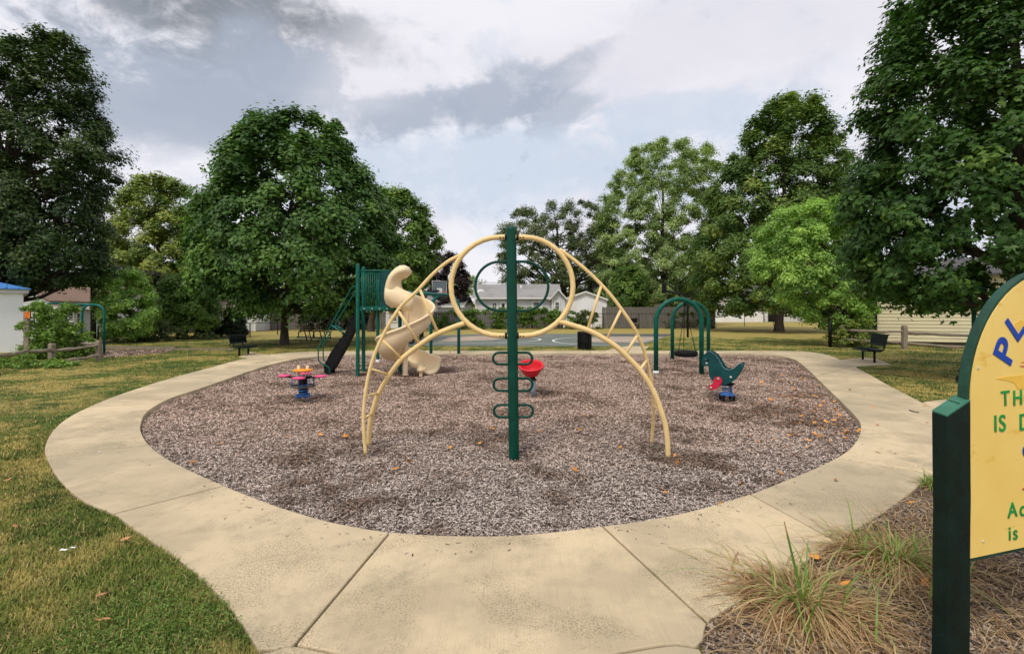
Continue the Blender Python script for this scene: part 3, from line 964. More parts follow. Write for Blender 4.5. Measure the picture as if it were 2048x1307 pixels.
def tree(name, label, base, Y, prof, mat, nclump, nleaf, leaf, clump, trunk=0.25, lean=0.0, depth=0.85, gap=0.0, group='park and garden trees', cat='tree',
         bark='bark', limbs=0.6, tmpl='leaf', rbias=0.45, droop=0.25, top=0.85, shell=0.6):
    """base: (px, py) of the trunk foot; prof: outline of the crown, rows of (py, left px, right px)"""
    ys, xl, xr = silhouette(prof)
    b = P(base[0], base[1], Y)
    if group != 'trees far beyond the houses' and tmpl != 'maple': nclump = int(nclump * 1.45); clump *= 0.92
    t = thing(name, label, cat, b, group)
    # clumps inside the outline
    w = np.maximum(xr - xl, 4)
    yy = np.linspace(ys[0], ys[-1], 200); ww = np.interp(yy, ys, w)
    pdf = ww ** 0.9; pdf /= pdf.sum()
    qq = (np.arange(nclump) + rng.random(nclump)) / nclump          # evenly spread up the crown and round it
    py = np.interp(qq, np.cumsum(pdf), yy)
    l, r_ = np.interp(py, ys, xl), np.interp(py, ys, xr)
    hw = (r_ - l) / 2; cx = (r_ + l) / 2
    a = np.arange(nclump) * 2.39996 + rng.normal(0, 0.35, nclump)
    rr = np.where(rng.random(nclump) < shell, rng.uniform(0.78, 1.0, nclump), rng.random(nclump) ** rbias)
    crad = clump * rng.uniform(0.65, 1.35, nclump)
    k = Y / F
    hwm = np.maximum(hw * k - crad * 0.28, hw * k * 0.35)
    X = (cx - CX) * k + hwm * rr * np.cos(a)
    D = Y + hwm * depth * rr * np.sin(a)
    Z = EYE - (py - HY) * k
    # keep the crown inside its upper edge: clumps near the top are pulled down by their size
    ztop = EYE - (ys[0] - HY) * k; zbot = EYE - (ys[-1] - HY) * k
    Z = np.clip(Z, zbot + 0.2 * crad, ztop - 0.7 * crad)
    if gap > 0:
        g = np.sin(X * 2.1 / clump * 0.5 + 1.3) * np.sin(Z * 1.7 / clump * 0.5) * np.sin(D * 1.3 / clump * 0.5 + 0.5)
        kp = g < 1 - gap
        X, D, Z, crad, a = X[kp], D[kp], Z[kp], crad[kp], a[kp]
    if Y > 60:
        kp = (np.sin(a) < 0.3) | (rng.random(len(X)) < 0.4)
        X, D, Z, crad = X[kp], D[kp], Z[kp], crad[kp]
    C = np.stack([X, D, Z], 1)
    if tmpl != 'maple': leaf *= LEAF_K * (1.12 if Y > 30 else 1.0); nleaf = int(nleaf * 1.3)
    pos, nr = leaves(C, crad, nleaf, leaf, droop)
    m = len(pos)
    mid_ = np.array([[(np.interp((ys[0] + ys[-1]) / 2, ys, (xl + xr) / 2) - CX) * k, Y, (ztop + zbot) / 2 - 0.15 * (ztop - zbot)]])
    ou = pos - mid_; ou /= np.linalg.norm(ou, axis=1, keepdims=True) + 1e-6
    nr = nr + ou * 0.75
    ctint = np.repeat(rng.normal(0, 0.20, len(C)), nleaf)
    tint = np.clip(0.36 + ctint + rng.normal(0, 0.2, m), 0, 1)
    tv, tf = (MAPLE_V, MAPLE_F) if tmpl == 'maple' else ((FAR_V, FAR_F) if Y > 30 else (LEAF_V, LEAF_F))
    scatter('crown', pos, nr, rng.uniform(0, 6.3, m), leaf * rng.uniform(0.65, 1.3, m), tv, tf, LM[mat], tint, t, None, b)
    # trunk and limbs
    if trunk > 0:
        mb = MB()
        ch = ztop - b.z
        topx = float(np.interp(ys[0] + 0.3 * (ys[-1] - ys[0]), ys, (xl + xr) / 2))
        tp = Vector(((topx - CX) * k, Y, b.z + ch * top))
        path_ = [b + Vector((0, 0, -0.15)), b + Vector((0, 0, 0.12)), b + Vector((lean * 0.3, 0, min(0.8, ch * 0.2)))]
        base_r = [trunk * 1.65, trunk * 1.3, trunk]
        for i in range(1, 7):
            s_ = i / 6
            q = (b + Vector((lean * 0.3, 0, 0.8))).lerp(tp, s_)
            q.x += math.sin(i * 2.1 + base[0]) * trunk * 0.5 + lean * s_ * (1 - s_); q.y += math.cos(i * 1.7 + base[0]) * trunk * 0.5
            path_.append(q); base_r.append(trunk * (1 - s_) ** 0.8 * 0.92 + 0.02)
        mb.tube(path_, base_r, 9)
        sel = rng.permutation(len(C))[:int(len(C) * limbs)]
        for i in sel:
            c = Vector(C[i]); f_ = min(max((c.z - b.z) / ch - rng.uniform(0.10, 0.28), 0.14), top * 0.95)
            s_ = max((f_ * ch - 0.8) / max(ch * top - 0.8, 0.1), 0.02)
            st = (b + Vector((lean * 0.3, 0, 0.8))).lerp(tp, s_)
            mid = st.lerp(c, 0.5) + Vector((rng.normal(0, 0.12), rng.normal(0, 0.12), -0.10 * (c - st).length + 0.15))
            r0 = max(trunk * (1 - s_) * 0.38, 0.02)
            mb.tube([st, mid, c], [r0, r0 * 0.62, r0 * 0.18], 5, False)
        mb.build('trunk', M[bark], t)
    return t


tree('oak_tree', 'tall dark tree with ragged upright lobes rising behind the white block building', (-30, 700), 24,
     [(58, 80, 120), (75, 40, 150), (100, 5, 162), (150, -70, 192), (200, -90, 190), (250, -110, 205), (300, -130, 246), (340, -130, 240), (370, -120, 200), (420, -120, 208), (470, -120, 214), (530, -110, 208), (552, -60, 190), (575, 70, 165)],
     'oak', 190, 255, 0.21, 0.82, 0.42, gap=0.03, limbs=0.35, depth=0.6)
tree('ash_tree', 'big dense domed dark green tree standing alone behind the left bench', (569, 689), 24.2,
     [(236, 505, 668), (250, 492, 684), (280, 468, 708), (330, 440, 738), (380, 420, 765), (440, 404, 790), (500, 398, 802), (550, 405, 795), (590, 425, 760), (620, 470, 690)],
     'ash', 230, 260, 0.25, 0.78, 0.17, limbs=0.25, depth=0.95, droop=0.5, rbias=0.36)
tree('maple_tree', 'mid green tree half hidden behind the domed tree, above the slide', (742, 664), 40,
     [(368, 770, 805), (400, 740, 842), (440, 730, 868), (480, 725, 888), (540, 730, 872), (590, 735, 850), (615, 740, 800)],
     'mid', 90, 230, 0.30, 0.95, 0.26, limbs=0.25)
tree('purple_maple', 'small dark purple leaved tree left of the pale grey house', (895, 650), 54,
     [(500, 872, 905), (530, 855, 935), (560, 848, 945), (600, 852, 940), (615, 870, 925)], 'purple', 50, 200, 0.28, 0.75, 0.18, limbs=0.2)
tree('tulip_tree', 'yellowish green tree between the tall dark tree and the domed tree', (315, 668), 38,
     [(346, 290, 340), (375, 255, 382), (420, 225, 402), (480, 212, 412), (540, 208, 415), (600, 212, 405), (620, 240, 380)],
     'yellowgreen', 130, 220, 0.28, 0.85, 0.24, gap=0.08, limbs=0.3)
tree('poplar_tree', 'pale green tree peeping out left of the domed tree top', (405, 665), 48,
     [(388, 385, 425), (430, 365, 440), (500, 360, 445), (580, 365, 440)], 'pale', 50, 200, 0.30, 0.95, 0.2, limbs=0.3)
tree('young_maple', 'bushy light green young tree by the chain link fence right of the left swing', (262, 684), 26,
     [(535, 238, 272), (560, 208, 292), (595, 194, 308), (630, 196, 312), (660, 205, 300), (672, 215, 290)], 'bright', 70, 190, 0.15, 0.42, 0.07, limbs=0.4)
tree('shrub_tree', 'wide leafy shrub shading the fence left of the domed tree', (372, 672), 30,
     [(542, 350, 412), (570, 318, 432), (610, 312, 440), (640, 325, 436), (655, 335, 428)], 'mid', 80, 190, 0.17, 0.55, 0.08, limbs=0.35)
tree('arborvitae', 'narrow pointed conifer column behind the young light green tree', (310, 672), 29.5,
     [(552, 307, 313), (580, 302, 318), (620, 298, 322), (665, 298, 322)], 'conifer', 46, 130, 0.11, 0.24, 0.05, limbs=0.0, cat='conifer', group='clipped conifers on the fence line')
tree('arborvitae', 'rounded dark conifer standing clear at the fence left of the domed tree trunk', (468, 671), 31,
     [(611, 460, 478), (622, 450, 486), (645, 445, 491), (668, 443, 493)], 'conifer', 70, 170, 0.11, 0.27, 0.05, limbs=0.0, cat='conifer', group='clipped conifers on the fence line')
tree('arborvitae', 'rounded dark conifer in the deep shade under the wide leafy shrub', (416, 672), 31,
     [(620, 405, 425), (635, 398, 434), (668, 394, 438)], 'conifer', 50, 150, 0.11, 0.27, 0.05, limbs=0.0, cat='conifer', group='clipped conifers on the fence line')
tree('siberian_elm', 'open dark tree with wispy twigs and bare limbs behind the grey house', (1133, 650), 62,
     [(402, 1120, 1180), (425, 1020, 1215), (450, 988, 1232), (490, 985, 1245), (530, 990, 1250), (570, 1000, 1255), (590, 1030, 1230)],
     'dullgreen', 230, 180, 0.28, 0.95, 0.62, gap=0.06, limbs=0.4, rbias=0.4)
tree('silver_maple', 'tall pale green feathery tree left of the conical tree', (1330, 655), 56,
     [(280, 1300, 1325), (300, 1262, 1425), (340, 1235, 1440), (380, 1205, 1442), (430, 1188, 1440), (500, 1178, 1440), (560, 1182, 1440), (600, 1200, 1430), (620, 1250, 1400)],
     'pale', 330, 260, 0.26, 0.95, 0.42, gap=0.04, limbs=0.12)
tree('linden_tree', 'great conical dark olive tree with a straight dark trunk on the far lawn', (1558, 663), 40,
     [(184, 1556, 1580), (205, 1535, 1630), (250, 1492, 1660), (300, 1462, 1682), (340, 1438, 1700), (400, 1415, 1708), (460, 1392, 1715), (520, 1382, 1718), (570, 1388, 1712), (605, 1405, 1690), (622, 1440, 1640)],
     'linden', 280, 250, 0.30, 0.95, 0.32, gap=0.0, limbs=0.15, depth=0.9, droop=0.4, rbias=0.36)
tree('silver_maple', 'fresh light green leafy tree beside the yellow garage and the right bench', (1697, 690), 23.5,
     [(392, 1640, 1690), (430, 1535, 1728), (460, 1515, 1742), (500, 1505, 1750), (540, 1508, 1752), (575, 1528, 1752), (610, 1575, 1750), (640, 1610, 1742), (655, 1640, 1730)],
     'bright', 150, 260, 0.145, 0.46, 0.10, limbs=0.4, depth=0.7)
tree('norway_maple', 'huge dark maple overhanging the yellow garage and the sign', (2060, 760), 11.8,
     [(-190, 1980, 2200), (-90, 1860, 2290), (-20, 1790, 2290), (60, 1762, 2290), (150, 1745, 2290), (250, 1738, 2290), (330, 1722, 2290), (410, 1704, 2290), (480, 1702, 2290), (540, 1728, 2290), (580, 1775, 2290), (612, 1850, 2290)],
     'maple', 580, 170, 0.13, 0.46, 0.26, limbs=0.06, depth=0.75, droop=0.55, tmpl='maple', rbias=0.30)
tree('box_elder', 'small green tree in front of the far white house behind the plank fence', (1262, 650), 49,
     [(528, 1240, 1275), (555, 1222, 1292), (590, 1215, 1298), (615, 1222, 1290)], 'mid', 45, 180, 0.24, 0.62, 0.10, limbs=0.4)
# woods far beyond the houses: one row of trees that reads as a mass, each still its own tree
for i, (x0, x1, yt, Y, mt, lab) in enumerate((
        (880, 1000, 548, 95, 'pale', 'distant hazy green tree beyond the roofs left of the centre post'),
        (1230, 1420, 470, 88, 'mid', 'distant green tree filling the gap behind the feathery tree'),
        (1130, 1270, 500, 90, 'dullgreen', 'distant dull green tree between the wispy tree and the feathery tree'),
        (1390, 1540, 480, 85, 'mid', 'distant green tree behind the left flank of the conical tree'),
        (1600, 1760, 470, 82, 'mid', 'distant green tree behind the fresh light green tree'),
        (40, 200, 470, 70, 'mid', 'distant green tree over the brown roofed house'),
        (180, 330, 470, 72, 'dullgreen', 'distant tree behind the yellowish green tree'),
        (560, 760, 500, 70, 'mid', 'distant tree seen under the domed tree, behind the white house'),
        (400, 560, 480, 66, 'mid', 'distant tree behind the left half of the domed tree'))):
    m_ = (x0 + x1) / 2; h = x1 - x0
    tree('background_tree', lab, (m_, 648), Y,
         [(yt, m_ - h * .15, m_ + h * .1), (yt + 20, m_ - h * .35, m_ + h * .3), (yt + 50, m_ - h * .5, m_ + h * .45), (610, x0, x1), (635, x0 + 10, x1 - 10)],
         mt, 95, 130, 0.45, 1.4, 0.3, limbs=0.2, group='trees far beyond the houses')


def shrub(name, label, Y, prof, mat, ncl, nl, leaf, clump, cat='shrub', group=None, depth=0.5, stems=8):
    ys, xl, xr = silhouette(prof); k = Y / F
    b = Vector((((xl[-1] + xr[-1]) / 2 - CX) * k, Y, LZ))
    t = thing(name, label, cat, b, group)
    py = rng.uniform(ys[0], ys[-1], ncl)
    l, r_ = np.interp(py, ys, xl), np.interp(py, ys, xr)
    u = rng.random(ncl)
    crad = clump * rng.uniform(0.6, 1.3, ncl)
    X = ((l + (r_ - l) * u) - CX) * k
    D = Y + rng.uniform(-1, 1, ncl) * depth
    Z = np.maximum(EYE - (py - HY) * k - crad * 0.35, 0.05)
    pos, nr = leaves(np.stack([X, D, Z], 1), crad, nl, leaf, 0.2)
    ok = pos[:, 2] > LZ; pos, nr = pos[ok], nr[ok]; m = len(pos)
    scatter('foliage', pos, nr, rng.uniform(0, 6.3, m), leaf * rng.uniform(0.6, 1.35, m), LEAF_V, LEAF_F, LM[mat], np.clip(rng.normal(0.42, 0.25, m), 0, 1), t, None, b)
    for i in range(stems):
        j = rng.integers(0, ncl); q = Vector((X[j], D[j], Z[j]))
        mb = MB(); mb.tube([Vector((q.x * 0.7 + b.x * 0.3, D[j], LZ)), Vector((q.x * 0.9 + b.x * 0.1, D[j], q.z * 0.5)), q], [0.018, 0.014, 0.006], 4, False); mb.build('stem', M['bark'], t)
    return t


shrub('vine_bush', 'sprawling bright green vine bush climbing beside the white block building', 17.5,
      [(602, 94, 106), (612, 88, 110), (630, 88, 116), (655, 88, 136), (675, 84, 152), (700, 74, 160), (712, 74, 160)], 'vine', 130, 150, 0.085, 0.24, depth=0.9)
shrub('vine_hedge', 'dark vine tangle over the plank fence below the grey house', 45.3,
      [(612, 1030, 1050), (618, 900, 1150), (630, 868, 1150), (652, 862, 1195)], 'mid', 190, 90, 0.17, 0.38, 'hedge', depth=0.35)
shrub('vine_hedge', 'leafy vine heap at the corner of the white gabled garage', 45.2,
      [(618, 1165, 1185), (630, 1150, 1200), (653, 1140, 1205)], 'dullgreen', 46, 90, 0.17, 0.34, 'hedge', depth=0.3)
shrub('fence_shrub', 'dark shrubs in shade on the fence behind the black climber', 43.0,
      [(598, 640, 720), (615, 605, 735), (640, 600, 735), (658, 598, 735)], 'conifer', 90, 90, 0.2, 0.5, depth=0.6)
shrub('fence_shrub', 'dull shrubs at the fence below the bushy light green young tree', 27.2,
      [(640, 230, 330), (655, 215, 345), (682, 210, 350)], 'dullgreen', 60, 90, 0.13, 0.3, depth=0.4)
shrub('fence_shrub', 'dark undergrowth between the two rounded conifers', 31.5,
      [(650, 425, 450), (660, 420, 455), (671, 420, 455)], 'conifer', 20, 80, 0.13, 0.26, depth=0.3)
shrub('weed_bush', 'scruffy green weeds along the split rail at the yellow garage', 22.6,
      [(636, 1690, 1745), (655, 1668, 1750), (690, 1662, 1752)], 'yellowgreen', 70, 80, 0.10, 0.24, depth=0.5)
shrub('weed_bush', 'low weeds growing through the split rails at the white block building', 14.6,
      [(708, 5, 40), (718, -40, 100), (735, -60, 150), (742, -60, 120)], 'vine', 70, 80, 0.07, 0.13, depth=0.5)
shrub('weed_bush', 'creeper hanging on the grey planks behind the tyre swing', 46.2,
      [(620, 1345, 1372), (632, 1328, 1425), (654, 1322, 1428)], 'dullgreen', 40, 70, 0.15, 0.3, depth=0.2)
shrub('weed_bush', 'low dark weeds at the foot of the fence left of the domed tree', 29.0,
      [(664, 330, 440), (675, 320, 450)], 'dullgreen', 40, 60, 0.12, 0.2, depth=0.4)


# ------------------------------------------------------------------ houses
def siding(mb, a, b, z0, z1, pitch=0.16, proud=0.02, clip=None):
    """lapped boards on the wall a-b (outside on the right of a->b seen from above ... towards the viewer)"""
    a, b = Vector(a), Vector(b)
    t = (b - a); Lw = t.length; t.normalize()
    nrm = Vector((t.y, -t.x, 0))
    n = max(1, int(round((z1 - z0) / pitch)))
    for i in range(n):
        h0, h1 = z0 + (z1 - z0) * i / n, z0 + (z1 - z0) * (i + 1) / n
        s0, s1, r0, r1 = 0, Lw, 0, Lw
        if clip:
            s0, s1 = clip(h0); r0, r1 = clip(h1)
            if s1 - s0 < 0.05: continue
            r0, r1 = max(r0, s0), min(max(r1, r0 + 0.001), s1)
        def q(s_, z, o): return Vector((a.x + t.x * s_ + nrm.x * o, a.y + t.y * s_ + nrm.y * o, z))
        g_ = (h1 - h0) * 0.13
        mb.add([q(s0, h0 + g_, proud), q(s1, h0 + g_, proud), q(r1, h1, 0.004), q(r0, h1, 0.004), q(s0, h0 + g_, -0.012), q(s1, h0 + g_, -0.012), q(s0, h0, -0.012), q(s1, h0, -0.012), q(s0, h0, 0.004), q(s1, h0, 0.004)],
               [(0, 1, 2, 3), (4, 5, 1, 0), (6, 7, 5, 4), (8, 9, 7, 6)])


def window(root, a, b, s0, s1, z0, z1, frame='white', bars=(1, 1), proud=0.03):
    """window on the wall a-b between s0..s1 (metres from a)"""
    a, b = Vector(a), Vector(b); t = (b - a).normalized(); nrm = Vector((t.y, -t.x, 0)); rot = math.atan2(t.y, t.x)
    def c(s_, z, o): return Vector((a.x + t.x * s_ + nrm.x * o, a.y + t.y * s_ + nrm.y * o, z))
    w = 0.11
    mb = MB(); mid = (s0 + s1) / 2
    for s_ in (s0 - w / 2, s1 + w / 2): mb.box(c(s_, (z0 + z1) / 2, proud), (w, 0.06, z1 - z0 + 2 * w), rot)
    for z in (z0 - w / 2, z1 + w / 2): mb.box(c(mid, z, proud + 0.004), (s1 - s0, 0.06, w), rot)
    nx, nz = bars
    for i in range(1, nx + 1): mb.box(c(s0 + (s1 - s0) * i / (nx + 1), (z0 + z1) / 2, proud - 0.004), (0.035, 0.03, z1 - z0), rot)
    for i in range(1, nz + 1): mb.box(c(mid, z0 + (z1 - z0) * i / (nz + 1), proud), (s1 - s0, 0.03, 0.045), rot)
    f = mb.build('window', M[frame], root)
    mb = MB(); mb.box(c(mid, (z0 + z1) / 2, 0.006), (s1 - s0, 0.02, z1 - z0), rot); mb.build('pane', M['glass'], f)
    return f


def door(root, a, b, s0, s1, z0, z1, mat='white', panes=True):
    a, b = Vector(a), Vector(b); t = (b - a).normalized(); nrm = Vector((t.y, -t.x, 0)); rot = math.atan2(t.y, t.x)
    def c(s_, z, o): return Vector((a.x + t.x * s_ + nrm.x * o, a.y + t.y * s_ + nrm.y * o, z))
    mb = MB(); mb.box(c((s0 + s1) / 2, (z0 + z1) / 2, 0.03), (s1 - s0, 0.05, z1 - z0), rot)
    for s_ in (s0 - .05, s1 + .05): mb.box(c(s_, (z0 + z1) / 2 + .03, 0.035), (0.1, 0.08, z1 - z0 + 0.1), rot)
    d = mb.build('door', M[mat], root)
    if panes:
        mb = MB(); mb.box(c((s0 + s1) / 2, z0 + (z1 - z0) * 0.68, 0.06), ((s1 - s0) * 0.62, 0.02, (z1 - z0) * 0.42), rot); mb.build('pane', M['glass'], d)


def house(name, label, x0, x1, Y0, Y1, zg, ze, zr, axis, wallm, roofm, over=0.35, front_windows=(), cat='house', group=None, doors=(), skew=0.0, trim='white', extra=None):
    """axis 'x': ridge runs across the view; 'y': gable faces the viewer. x0,x1 metres; skew: the wall turns about its left front corner"""
    root = thing(name, label, cat, (x0, Y0, zg), group)
    rot = Matrix.Rotation(skew, 3, 'Z'); o = Vector((x0, Y0, 0))
    def W(x, y, z): return o + rot @ Vector((x - x0, y - Y0, 0)) + Vector((0, 0, z))
    A, B, C, D = W(x0, Y0, 0), W(x1, Y0, 0), W(x1, Y1, 0), W(x0, Y1, 0)
    mb = MB()
    w, d = x1 - x0, Y1 - Y0
    if axis == 'x':
        siding(mb, A, B, zg, ze); siding(mb, C, D, zg, ze)
        rise = zr - ze
        gc = lambda L: (lambda z: (0, L) if z <= ze else (L / 2 * (z - ze) / rise, L - L / 2 * (z - ze) / rise))
        siding(mb, B, C, zg, zr, clip=gc(d)); siding(mb, D, A, zg, zr, clip=gc(d))
    else:
        rise = zr - ze
        gc = lambda L: (lambda z: (0, L) if z <= ze else (L / 2 * (z - ze) / rise, L - L / 2 * (z - ze) / rise))
        siding(mb, A, B, zg, zr, clip=gc(w)); siding(mb, C, D, zg, zr, clip=gc(w))
        siding(mb, B, C, zg, ze); siding(mb, D, A, zg, ze)
    mb.build('wall', M[wallm], root)
    # corner boards
    for q in (A, B, C, D):
        mb = MB(); mb.box((q.x, q.y, (zg + ze) / 2), (0.14, 0.14, ze - zg), skew); mb.build('corner_board', M[trim], root)
    # roof: two thick slopes
    mb = MB(); th = 0.10
    if axis == 'x':
        sl = (zr - ze) / (d / 2); eo = over
        for sgn, ya in ((-1, Y0), (1, Y1)):
            ym = (Y0 + Y1) / 2
            e_ = ya + sgn * eo; ez = ze - sl * eo + 0.03
            mb.prism([W(x0 - over, e_, ez), W(x1 + over, e_, ez), W(x1 + over, ym, zr + 0.03), W(x0 - over, ym, zr + 0.03)], (0, 0, th))
    else:
        sl = (zr - ze) / (w / 2)
        for sgn, xa in ((-1, x0), (1, x1)):
            xm = (x0 + x1) / 2
            e_ = xa + sgn * over; ez = ze - sl * over + 0.03
            mb.prism([W(e_, Y0 - over, ez), W(e_, Y1 + over, ez), W(xm, Y1 + over, zr + 0.03), W(xm, Y0 - over, zr + 0.03)], (0, 0, th))
    rf = mb.build('roof', M[roofm], root)
    # fascia / gutter on the front
    mb = MB()
    if axis == 'x':
        sl = (zr - ze) / (d / 2); ez = ze - sl * over
        a_, b_ = W(x0 - over, Y0 - over - 0.03, ez + 0.03), W(x1 + over, Y0 - over - 0.03, ez + 0.03)
        mb.box((a_ + b_) / 2, ((b_ - a_).length, 0.05, 0.16), skew)
    else:
        for xa, sgn in ((x0, -1), (x1, 1)):
            sl = (zr - ze) / (w / 2)
            p, q = W(xa + sgn * over, Y0 - over - 0.03, ze - sl * over), W((x0 + x1) / 2, Y0 - over - 0.03, zr)
            mb.prism([p, q, q + Vector((0, 0, 0.16)), p + Vector((0, 0, 0.16))], Vector((math.sin(skew) * 0.04, -0.04, 0)))
    mb.build('fascia', M[trim], root)
    for (s0, s1, z0, z1, nb) in front_windows: window(root, A, B, s0, s1, z0, z1, bars=nb)
    for (s0, s1, z0, z1, mt) in doors: door(root, A, B, s0, s1, z0, z1, mt)
    return root, W, rf


def X_(px, Y): return (px - CX) / F * Y
def Z_(py, Y): return EYE - (py - HY) / F * Y


# pale grey house in the centre
Y = 50.0
h, W, rf = house('grey_house', 'pale grey sided house with a grey roof behind the centre post', X_(952, Y), X_(1118, Y), Y, Y + 6.5, 0, Z_(594, Y), Z_(567, Y), 'x', 'sid_grey', 'shing_grey', 0.35,
                 [(X_(985, Y) - X_(952, Y), X_(993, Y) - X_(952, Y), Z_(619, Y), Z_(606, Y), (1, 1)), (X_(1067, Y) - X_(952, Y), X_(1078, Y) - X_(952, Y), Z_(620, Y), Z_(604, Y), (0, 1))],
                 doors=[(X_(1002, Y) - X_(952, Y), X_(1011, Y) - X_(952, Y), 0.9, Z_(603, Y), 'white')])
mb = MB(); mb.tube([P(1042, 582, Y + 2), P(1042, 570, Y + 2)], 0.07, 8); mb.build('vent_pipe', M['white'], rf)
rf['_o'] = h['_o']
mb = MB(); dsh = P(962, 586, Y + 1.0)
mb.lathe([(0.0, -0.10), (0.25, -0.06), (0.45, 0.05), (0.43, 0.07), (0.2, -0.03)], dsh, 20, (0.4, -0.8, 0.45)); mb.tube([dsh + Vector((0, 0.1, -0.9)), dsh], 0.035, 6)
mb.build('satellite_dish', M['white'], h)
# its lower porch wing on the right
h2, W2, _ = house('porch_wing', 'small grey porch wing at the right end of the centre house', X_(1104, 49.2), X_(1127, 49.2), 48.8, 54.0, 0, Z_(594, 49), Z_(581, 49), 'y', 'sid_grey', 'shing_grey', 0.3,
                  [(0.3, 0.65, Z_(620, 49), Z_(604, 49), (0, 1))])
# white gabled garage
Y = 49.0
house('white_garage', 'white gabled garage right of the centre house, siding weathered', X_(1130, Y), X_(1212, Y), Y, Y + 8, 0, Z_(600, Y), Z_(585, Y), 'y', 'sid_white', 'shing_grey', 0.18, cat='garage')
# white house behind the plank fence
Y = 56.0
house('white_house', 'low white house with a dark roof behind the grey plank fence', X_(1200, Y), X_(1424, Y), Y, Y + 8, 0, Z_(594, Y), Z_(562, Y), 'x', 'sid_white', 'shing_dark', 0.4,
      [(X_(1277, Y) - X_(1200, Y), X_(1285, Y) - X_(1200, Y), Z_(614, Y), Z_(602, Y), (0, 0)), (X_(1338, Y) - X_(1200, Y), X_(1346, Y) - X_(1200, Y), Z_(612, Y), Z_(607, Y), (0, 0))])
# bright white garage seen under the conical tree
Y = 74.0
house('white_garage', 'bright white garage wall beyond the chain link left of the dark trunk', X_(1424, Y), X_(1525, Y), Y, Y + 8, LZ, Z_(598, Y), Z_(575, Y), 'x', 'sid_white', 'shing_dark', 0.3, cat='garage')
Y = 76.0
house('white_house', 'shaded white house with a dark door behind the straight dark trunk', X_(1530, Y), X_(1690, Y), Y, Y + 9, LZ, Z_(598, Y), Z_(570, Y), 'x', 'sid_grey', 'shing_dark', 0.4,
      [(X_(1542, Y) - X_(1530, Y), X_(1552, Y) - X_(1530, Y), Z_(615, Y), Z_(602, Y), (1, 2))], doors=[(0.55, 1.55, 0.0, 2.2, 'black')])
Y = 64.0
house('tan_house', 'tan yellow wall seen between the fresh green tree and the garage', X_(1716, Y), X_(1900, Y), Y, Y + 8, LZ, Z_(585, Y), Z_(560, Y), 'x', 'sid_tan', 'shing_dark', 0.3)
# grey garage and white house behind the slide
Y = 52.0
house('grey_garage', 'low grey garage with a shallow roof behind the teal swing frame', X_(852, Y), X_(925, Y), Y, Y + 7, 0, Z_(612, Y), Z_(594, Y), 'x', 'sid_grey', 'shing_grey', 0.3, cat='garage', skew=R(-4))
Y = 46.5
house('white_house', 'white house wall with a dark window seen under the slide deck', X_(762, Y), X_(858, Y), Y, Y + 7, 0, Z_(600, Y), Z_(570, Y), 'y', 'sid_white', 'shing_grey', 0.3,
      [(X_(785, Y) - X_(762, Y), X_(793, Y) - X_(762, Y), Z_(642, Y), Z_(624, Y), (0, 1))])
Y = 52.0
house('white_house', 'white house half hidden under the domed tree behind the plank fence', X_(590, Y), X_(724, Y), Y, Y + 8, 0, Z_(608, Y), Z_(578, Y), 'x', 'sid_white', 'shing_grey', 0.3)
Y = 40.0
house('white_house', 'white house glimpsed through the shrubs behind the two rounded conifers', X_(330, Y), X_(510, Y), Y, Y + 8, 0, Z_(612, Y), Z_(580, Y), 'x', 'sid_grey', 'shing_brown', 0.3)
# brown roofed house at the left
Y = 31.0
wx = X_(52, Y)
house('brown_roof_house', 'grey sided house with a brown shingle roof behind the left swing', wx, X_(190, Y), Y, Y + 6.5, 0, Z_(613, Y), Z_(575, Y), 'x', 'sid_grey', 'shing_brown', 0.3,
      [(X_(139, Y) - wx, X_(147, Y) - wx, Z_(640, Y), Z_(625, Y), (0, 1)), (X_(156, Y) - wx, X_(162, Y) - wx, Z_(646, Y), Z_(626, Y), (0, 1))])
mb = MB()
h = thing('grey_gable_house', 'pale grey gable end standing left of the brown roof', 'house', P(40, 680, 28.5))
a_, b_ = Vector((X_(40, 28.5), 28.5, 0)), Vector((X_(100, 28.5), 28.5, 0))
rz, ez = Z_(573, 28.5), Z_(606, 28.5)
siding(mb, a_, b_, LZ, rz, clip=lambda z: (0, (b_ - a_).length * (1 if z < ez else 1 - 0.86 * (z - ez) / (rz - ez))))
mb.build('wall', M['sid_grey'], h)
mb = MB(); p, q = Vector((b_.x + 0.1, 28.4, ez)), Vector((a_.x + 0.25, 28.4, rz)); mb.prism([p, q, q + Vector((0, 0, 0.14)), p + Vector((0, 0, 0.14))], (0, 4.5, 0)); mb.build('roof', M['shing_brown'], h)

# ------------------------------------------------------------------ white block building with the blue roof
Y = 20.0
bx1, bx0 = X_(47, Y), X_(-190, Y)
ez = Z_(585, Y)
n_before = len(COL.objects)
wb = thing('block_building', 'white painted block building with a blue metal roof', 'building', (bx1, Y, LZ))
courses = int((ez - LZ) / 0.2)
mb = MB()
for i in range(courses + 1):
    z0 = LZ + i * 0.2; z1 = min(z0 + 0.195, ez)
    if z1 <= z0: continue
    mb.box(((bx0 + bx1) / 2, Y + 3.0, (z0 + z1) / 2), (bx1 - bx0, 6.0, z1 - z0))
mb.build('wall', M['white_block'], wb, bevel=0.004)
mb = MB(); mb.box(((bx0 + bx1) / 2, Y + 3.0, (LZ + ez) / 2), (bx1 - bx0 - 0.01, 5.99, ez - LZ - 0.02)); mb.build('mortar', M['white_block'], wb)
mb = MB(); mb.box(((bx0 + bx1) / 2, Y + 3.0, ez + 0.06), (bx1 - bx0 + 0.30, 6.3, 0.15)); mb.build('fascia', M['white'], wb)
